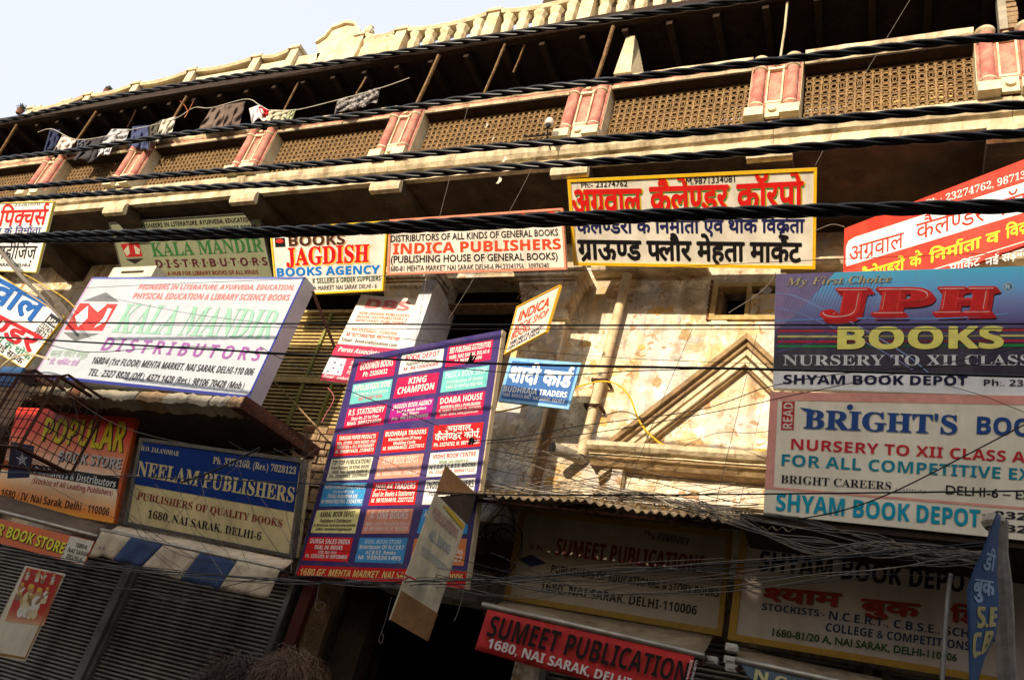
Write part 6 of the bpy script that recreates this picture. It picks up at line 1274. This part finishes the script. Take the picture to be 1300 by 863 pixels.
# ------------------------------------------------------------------ two people whose hair shows at the bottom edge
M_SKIN = mat('skin', (176, 122, 92), .6, var=.05); M_HAIR = mat('brown_hair', (78, 58, 42), .5, var=.3, scale=30); M_HAIR2 = mat('light_brown_hair', (112, 84, 60), .5, var=.3, scale=30)
def person(px, py, Y, label, shirt, trous, hairlen, wild, hm, seed, head_up=0):
    top = P(px, py, Y); rr = random.Random(seed); X = top.x; H = top.z - .025
    t = thing('person', (X, Y, 0), label, 'person')
    sc_ = H / 1.75
    me = bpy.data.meshes.new('body'); J = {'pel': (0, 0, .95), 'w': (0, 0, 1.12), 'ch': (0, .01, 1.34), 'nb': (0, .0, 1.47), 'nt': (0, -.005, 1.53), 'h1': (0, -.01, 1.60), 'h2': (0, -.005, 1.66), 'h3': (0, 0, 1.71)}
    for sgn, n in ((-1, 'l'), (1, 'r')):
        J.update({n + 's': (.17 * sgn, .01, 1.40), n + 'e': (.23 * sgn, .03, 1.12), n + 'w': (.24 * sgn, -.04, .88), n + 'p': (.24 * sgn, -.06, .80), n + 'h': (.09 * sgn, 0, .9), n + 'k': (.10 * sgn, -.01, .5), n + 'a': (.10 * sgn, .02, .09), n + 't': (.11 * sgn, -.13, .04)})
        for f in range(4): J[n + 'f%d' % f] = ((.22 + .014 * f) * sgn, -.075 - .01 * (f % 2), .70 - .006 * (f in (1, 2)))
        J[n + 'th'] = (.205 * sgn, -.10, .77)
    Rd = {'pel': .15, 'w': .13, 'ch': .15, 'nb': .075, 'nt': .055, 'h1': .075, 'h2': .085, 'h3': .06}
    for n in 'lr': Rd.update({n + 's': .062, n + 'e': .043, n + 'w': .027, n + 'p': .034, n + 'h': .095, n + 'k': .062, n + 'a': .042, n + 't': .035, n + 'th': .010}); Rd.update({n + 'f%d' % f: .0085 for f in range(4)})
    ks = list(J); ed = [('pel', 'w'), ('w', 'ch'), ('ch', 'nb'), ('nb', 'nt'), ('nt', 'h1'), ('h1', 'h2'), ('h2', 'h3')]
    for n in 'lr': ed += [('ch', n + 's'), (n + 's', n + 'e'), (n + 'e', n + 'w'), (n + 'w', n + 'p'), ('pel', n + 'h'), (n + 'h', n + 'k'), (n + 'k', n + 'a'), (n + 'a', n + 't'), (n + 'w', n + 'th')] + [(n + 'p', n + 'f%d' % f) for f in range(4)]
    me.from_pydata([tuple(c * sc_ for c in J[k]) for k in ks], [(ks.index(a), ks.index(b)) for a, b in ed], [])
    o = bpy.data.objects.new('body', me); COL.objects.link(o); o.parent = t; o['_b'] = [X, Y, 0]
    sk = o.modifiers.new('k', 'SKIN'); sk.use_smooth_shade = True
    for i, k in enumerate(ks): me.skin_vertices[0].data[i].radius = (Rd[k] * sc_, Rd[k] * sc_ * (.72 if k in ('ch', 'w', 'pel') else 1))
    me.skin_vertices[0].data[0].use_root = True
    sb = o.modifiers.new('s', 'SUBSURF'); sb.levels = sb.render_levels = 2; me.materials.append(M_SKIN)
    # shirt and trousers over the body
    b = Vector((X, Y, 0)); mb = MB()
    def ell(rx, ry, z, n=18): return [b + Vector((rx * math.cos(2 * math.pi * i / n), ry * math.sin(2 * math.pi * i / n) + .005, z)) * 1 for i in range(n)]
    def loft(mb, rings):
        i0 = len(mb.v); n = len(rings[0])
        for r in rings: mb.v += r
        for a in range(len(rings) - 1):
            for c in range(n): d = (c + 1) % n; mb.f.append((i0 + a * n + c, i0 + a * n + d, i0 + (a + 1) * n + d, i0 + (a + 1) * n + c)); mb.m.append(0)
    loft(mb, [ell(.19, .14, .86 * sc_), ell(.175, .13, 1.1 * sc_), ell(.2, .14, 1.3 * sc_), ell(.2, .12, 1.40 * sc_), ell(.13, .09, 1.46 * sc_), ell(.075, .07, 1.5 * sc_)])
    for sg in (-1, 1): mb.tube([b + Vector((.15 * sg, .01, 1.41 * sc_)), b + Vector((.2 * sg, .02, 1.27 * sc_)), b + Vector((.235 * sg, .03, 1.13 * sc_))], [.07, .068, .06], 12, open_=True)
    obj('shirt', mb, shirt, t, smooth=True); mb = MB(); loft(mb, [ell(.165, .125, .80 * sc_), ell(.17, .13, .98 * sc_)])
    for sg in (-1, 1): mb.tube([b + Vector((.09 * sg, 0, .88 * sc_)), b + Vector((.1 * sg, -.005, .5 * sc_)), b + Vector((.105 * sg, .02, .1 * sc_))], [.105, .08, .06], 12, open_=True)
    obj('trousers', mb, trous, t, smooth=True)
    hc = b + Vector((0, .0, 1.655 * sc_)); mb = MB()
    mb.grid(lambda u, v: hc + Vector((.094 * math.sin(math.pi * v * .62) * math.cos(2 * math.pi * u), .108 * math.sin(math.pi * v * .62) * math.sin(2 * math.pi * u) - .004, .105 * math.cos(math.pi * v * .62))), 20, 9); obj('hair_cap', mb, hm, t, smooth=True)
    # separate locks: swept ribbons that curl
    mb = MB()
    for q in range(2200):
        u = rr.uniform(0, 2 * math.pi); v = math.acos(1 - rr.random() * 1.25); d = Vector((math.sin(v) * math.cos(u), math.sin(v) * math.sin(u), math.cos(v))); p = hc + Vector((d.x * .092, d.y * .106, d.z * .104)); pts = [p]
        sw = rr.uniform(-1, 1); g = Vector((0, 0, -1)); out = d * rr.uniform(.2, 1) * wild; tang = (Vector((0, 0, 1)).cross(d)).normalized() if abs(d.z) < .98 else Vector((1, 0, 0)); dr = (tang * sw * 1.1 + (g - d * g.dot(d)) * .9 + out).normalized()
        L_ = hairlen * rr.uniform(.35, 1); n = 9; cf = rr.uniform(.6, 1.4); cp = rr.uniform(0, 6)
        for k in range(n):
            dr = (dr + g * .22 + (tang * math.sin(k * cf + cp) + d * math.cos(k * cf + cp)) * .42 + Vector((rr.uniform(-.14, .14),) * 3)).normalized(); pn = pts[-1] + dr * L_ / n; e = pn - hc; m_ = math.sqrt((e.x / .094) ** 2 + (e.y / .108) ** 2 + (e.z / .106) ** 2)
            if m_ < 1.02: pn = hc + e * (1.03 / m_)
            pts.append(pn)
        mb.tube(pts, [.0009, .001, .001, .0009, .0009, .0008, .0007, .0006, .0005, .0003], 3, cap=False)
    stuff(obj('hair_strands', mb, hm, t))
    # face: nose, lips, eyes, ears on the side turned to the market
    mb = MB(); f = hc + Vector((0, .10, -.055)); mb.lathe((f.x, f.y, f.z - .03), [(.0, 0), (.016, .005), (.012, .03), (.006, .05), (0, .055)], 8); obj('nose', mb, M_SKIN, t, smooth=True)
    for sg in (-1, 1):
        c = hc + Vector((.034 * sg, .094, -.03)); mb = MB(); mb.lathe((c.x, c.y, c.z - .011), [(0, 0), (.009, .004), (.012, .011), (.009, .018), (0, .022)], 10); obj('eye', mb, mat('eye_white', (230, 226, 220), .3), t, smooth=True)
        c = hc + Vector((.092 * sg, 0, -.045)); mb = MB(); mb.lathe((c.x, c.y, c.z - .03), [(0, 0), (.010, .01), (.014, .03), (.010, .052), (0, .06)], 8); obj('ear', mb, M_SKIN, t, smooth=True)
    mb = MB(); c = hc + Vector((0, .094, -.098)); mb.tube([c + Vector((-.024, -.006, .002)), c + Vector((0, .002, 0)), c + Vector((.024, -.006, .002))], [.003, .006, .003], 7); obj('lips', mb, mat('lips', (150, 80, 70), .5), t)
    return t
person(318, 838, 2.05, 'person with wild brown hair seen from behind, left head at the bottom edge', mat('grey_shirt', (110, 112, 118), .9), mat('dark_trousers', (50, 50, 58), .9), .15, 1.5, M_HAIR, 3)
person(384, 824, 1.95, 'person with fuller light brown hair from behind, right head at the bottom edge', mat('ochre_shirt', (150, 120, 84), .9), mat('blue_trousers', (54, 62, 86), .9), .085, .55, M_HAIR2, 5)
for o in list(bpy.data.objects):
    for k in ('_b', '_c'):
        if k in o: del o[k]
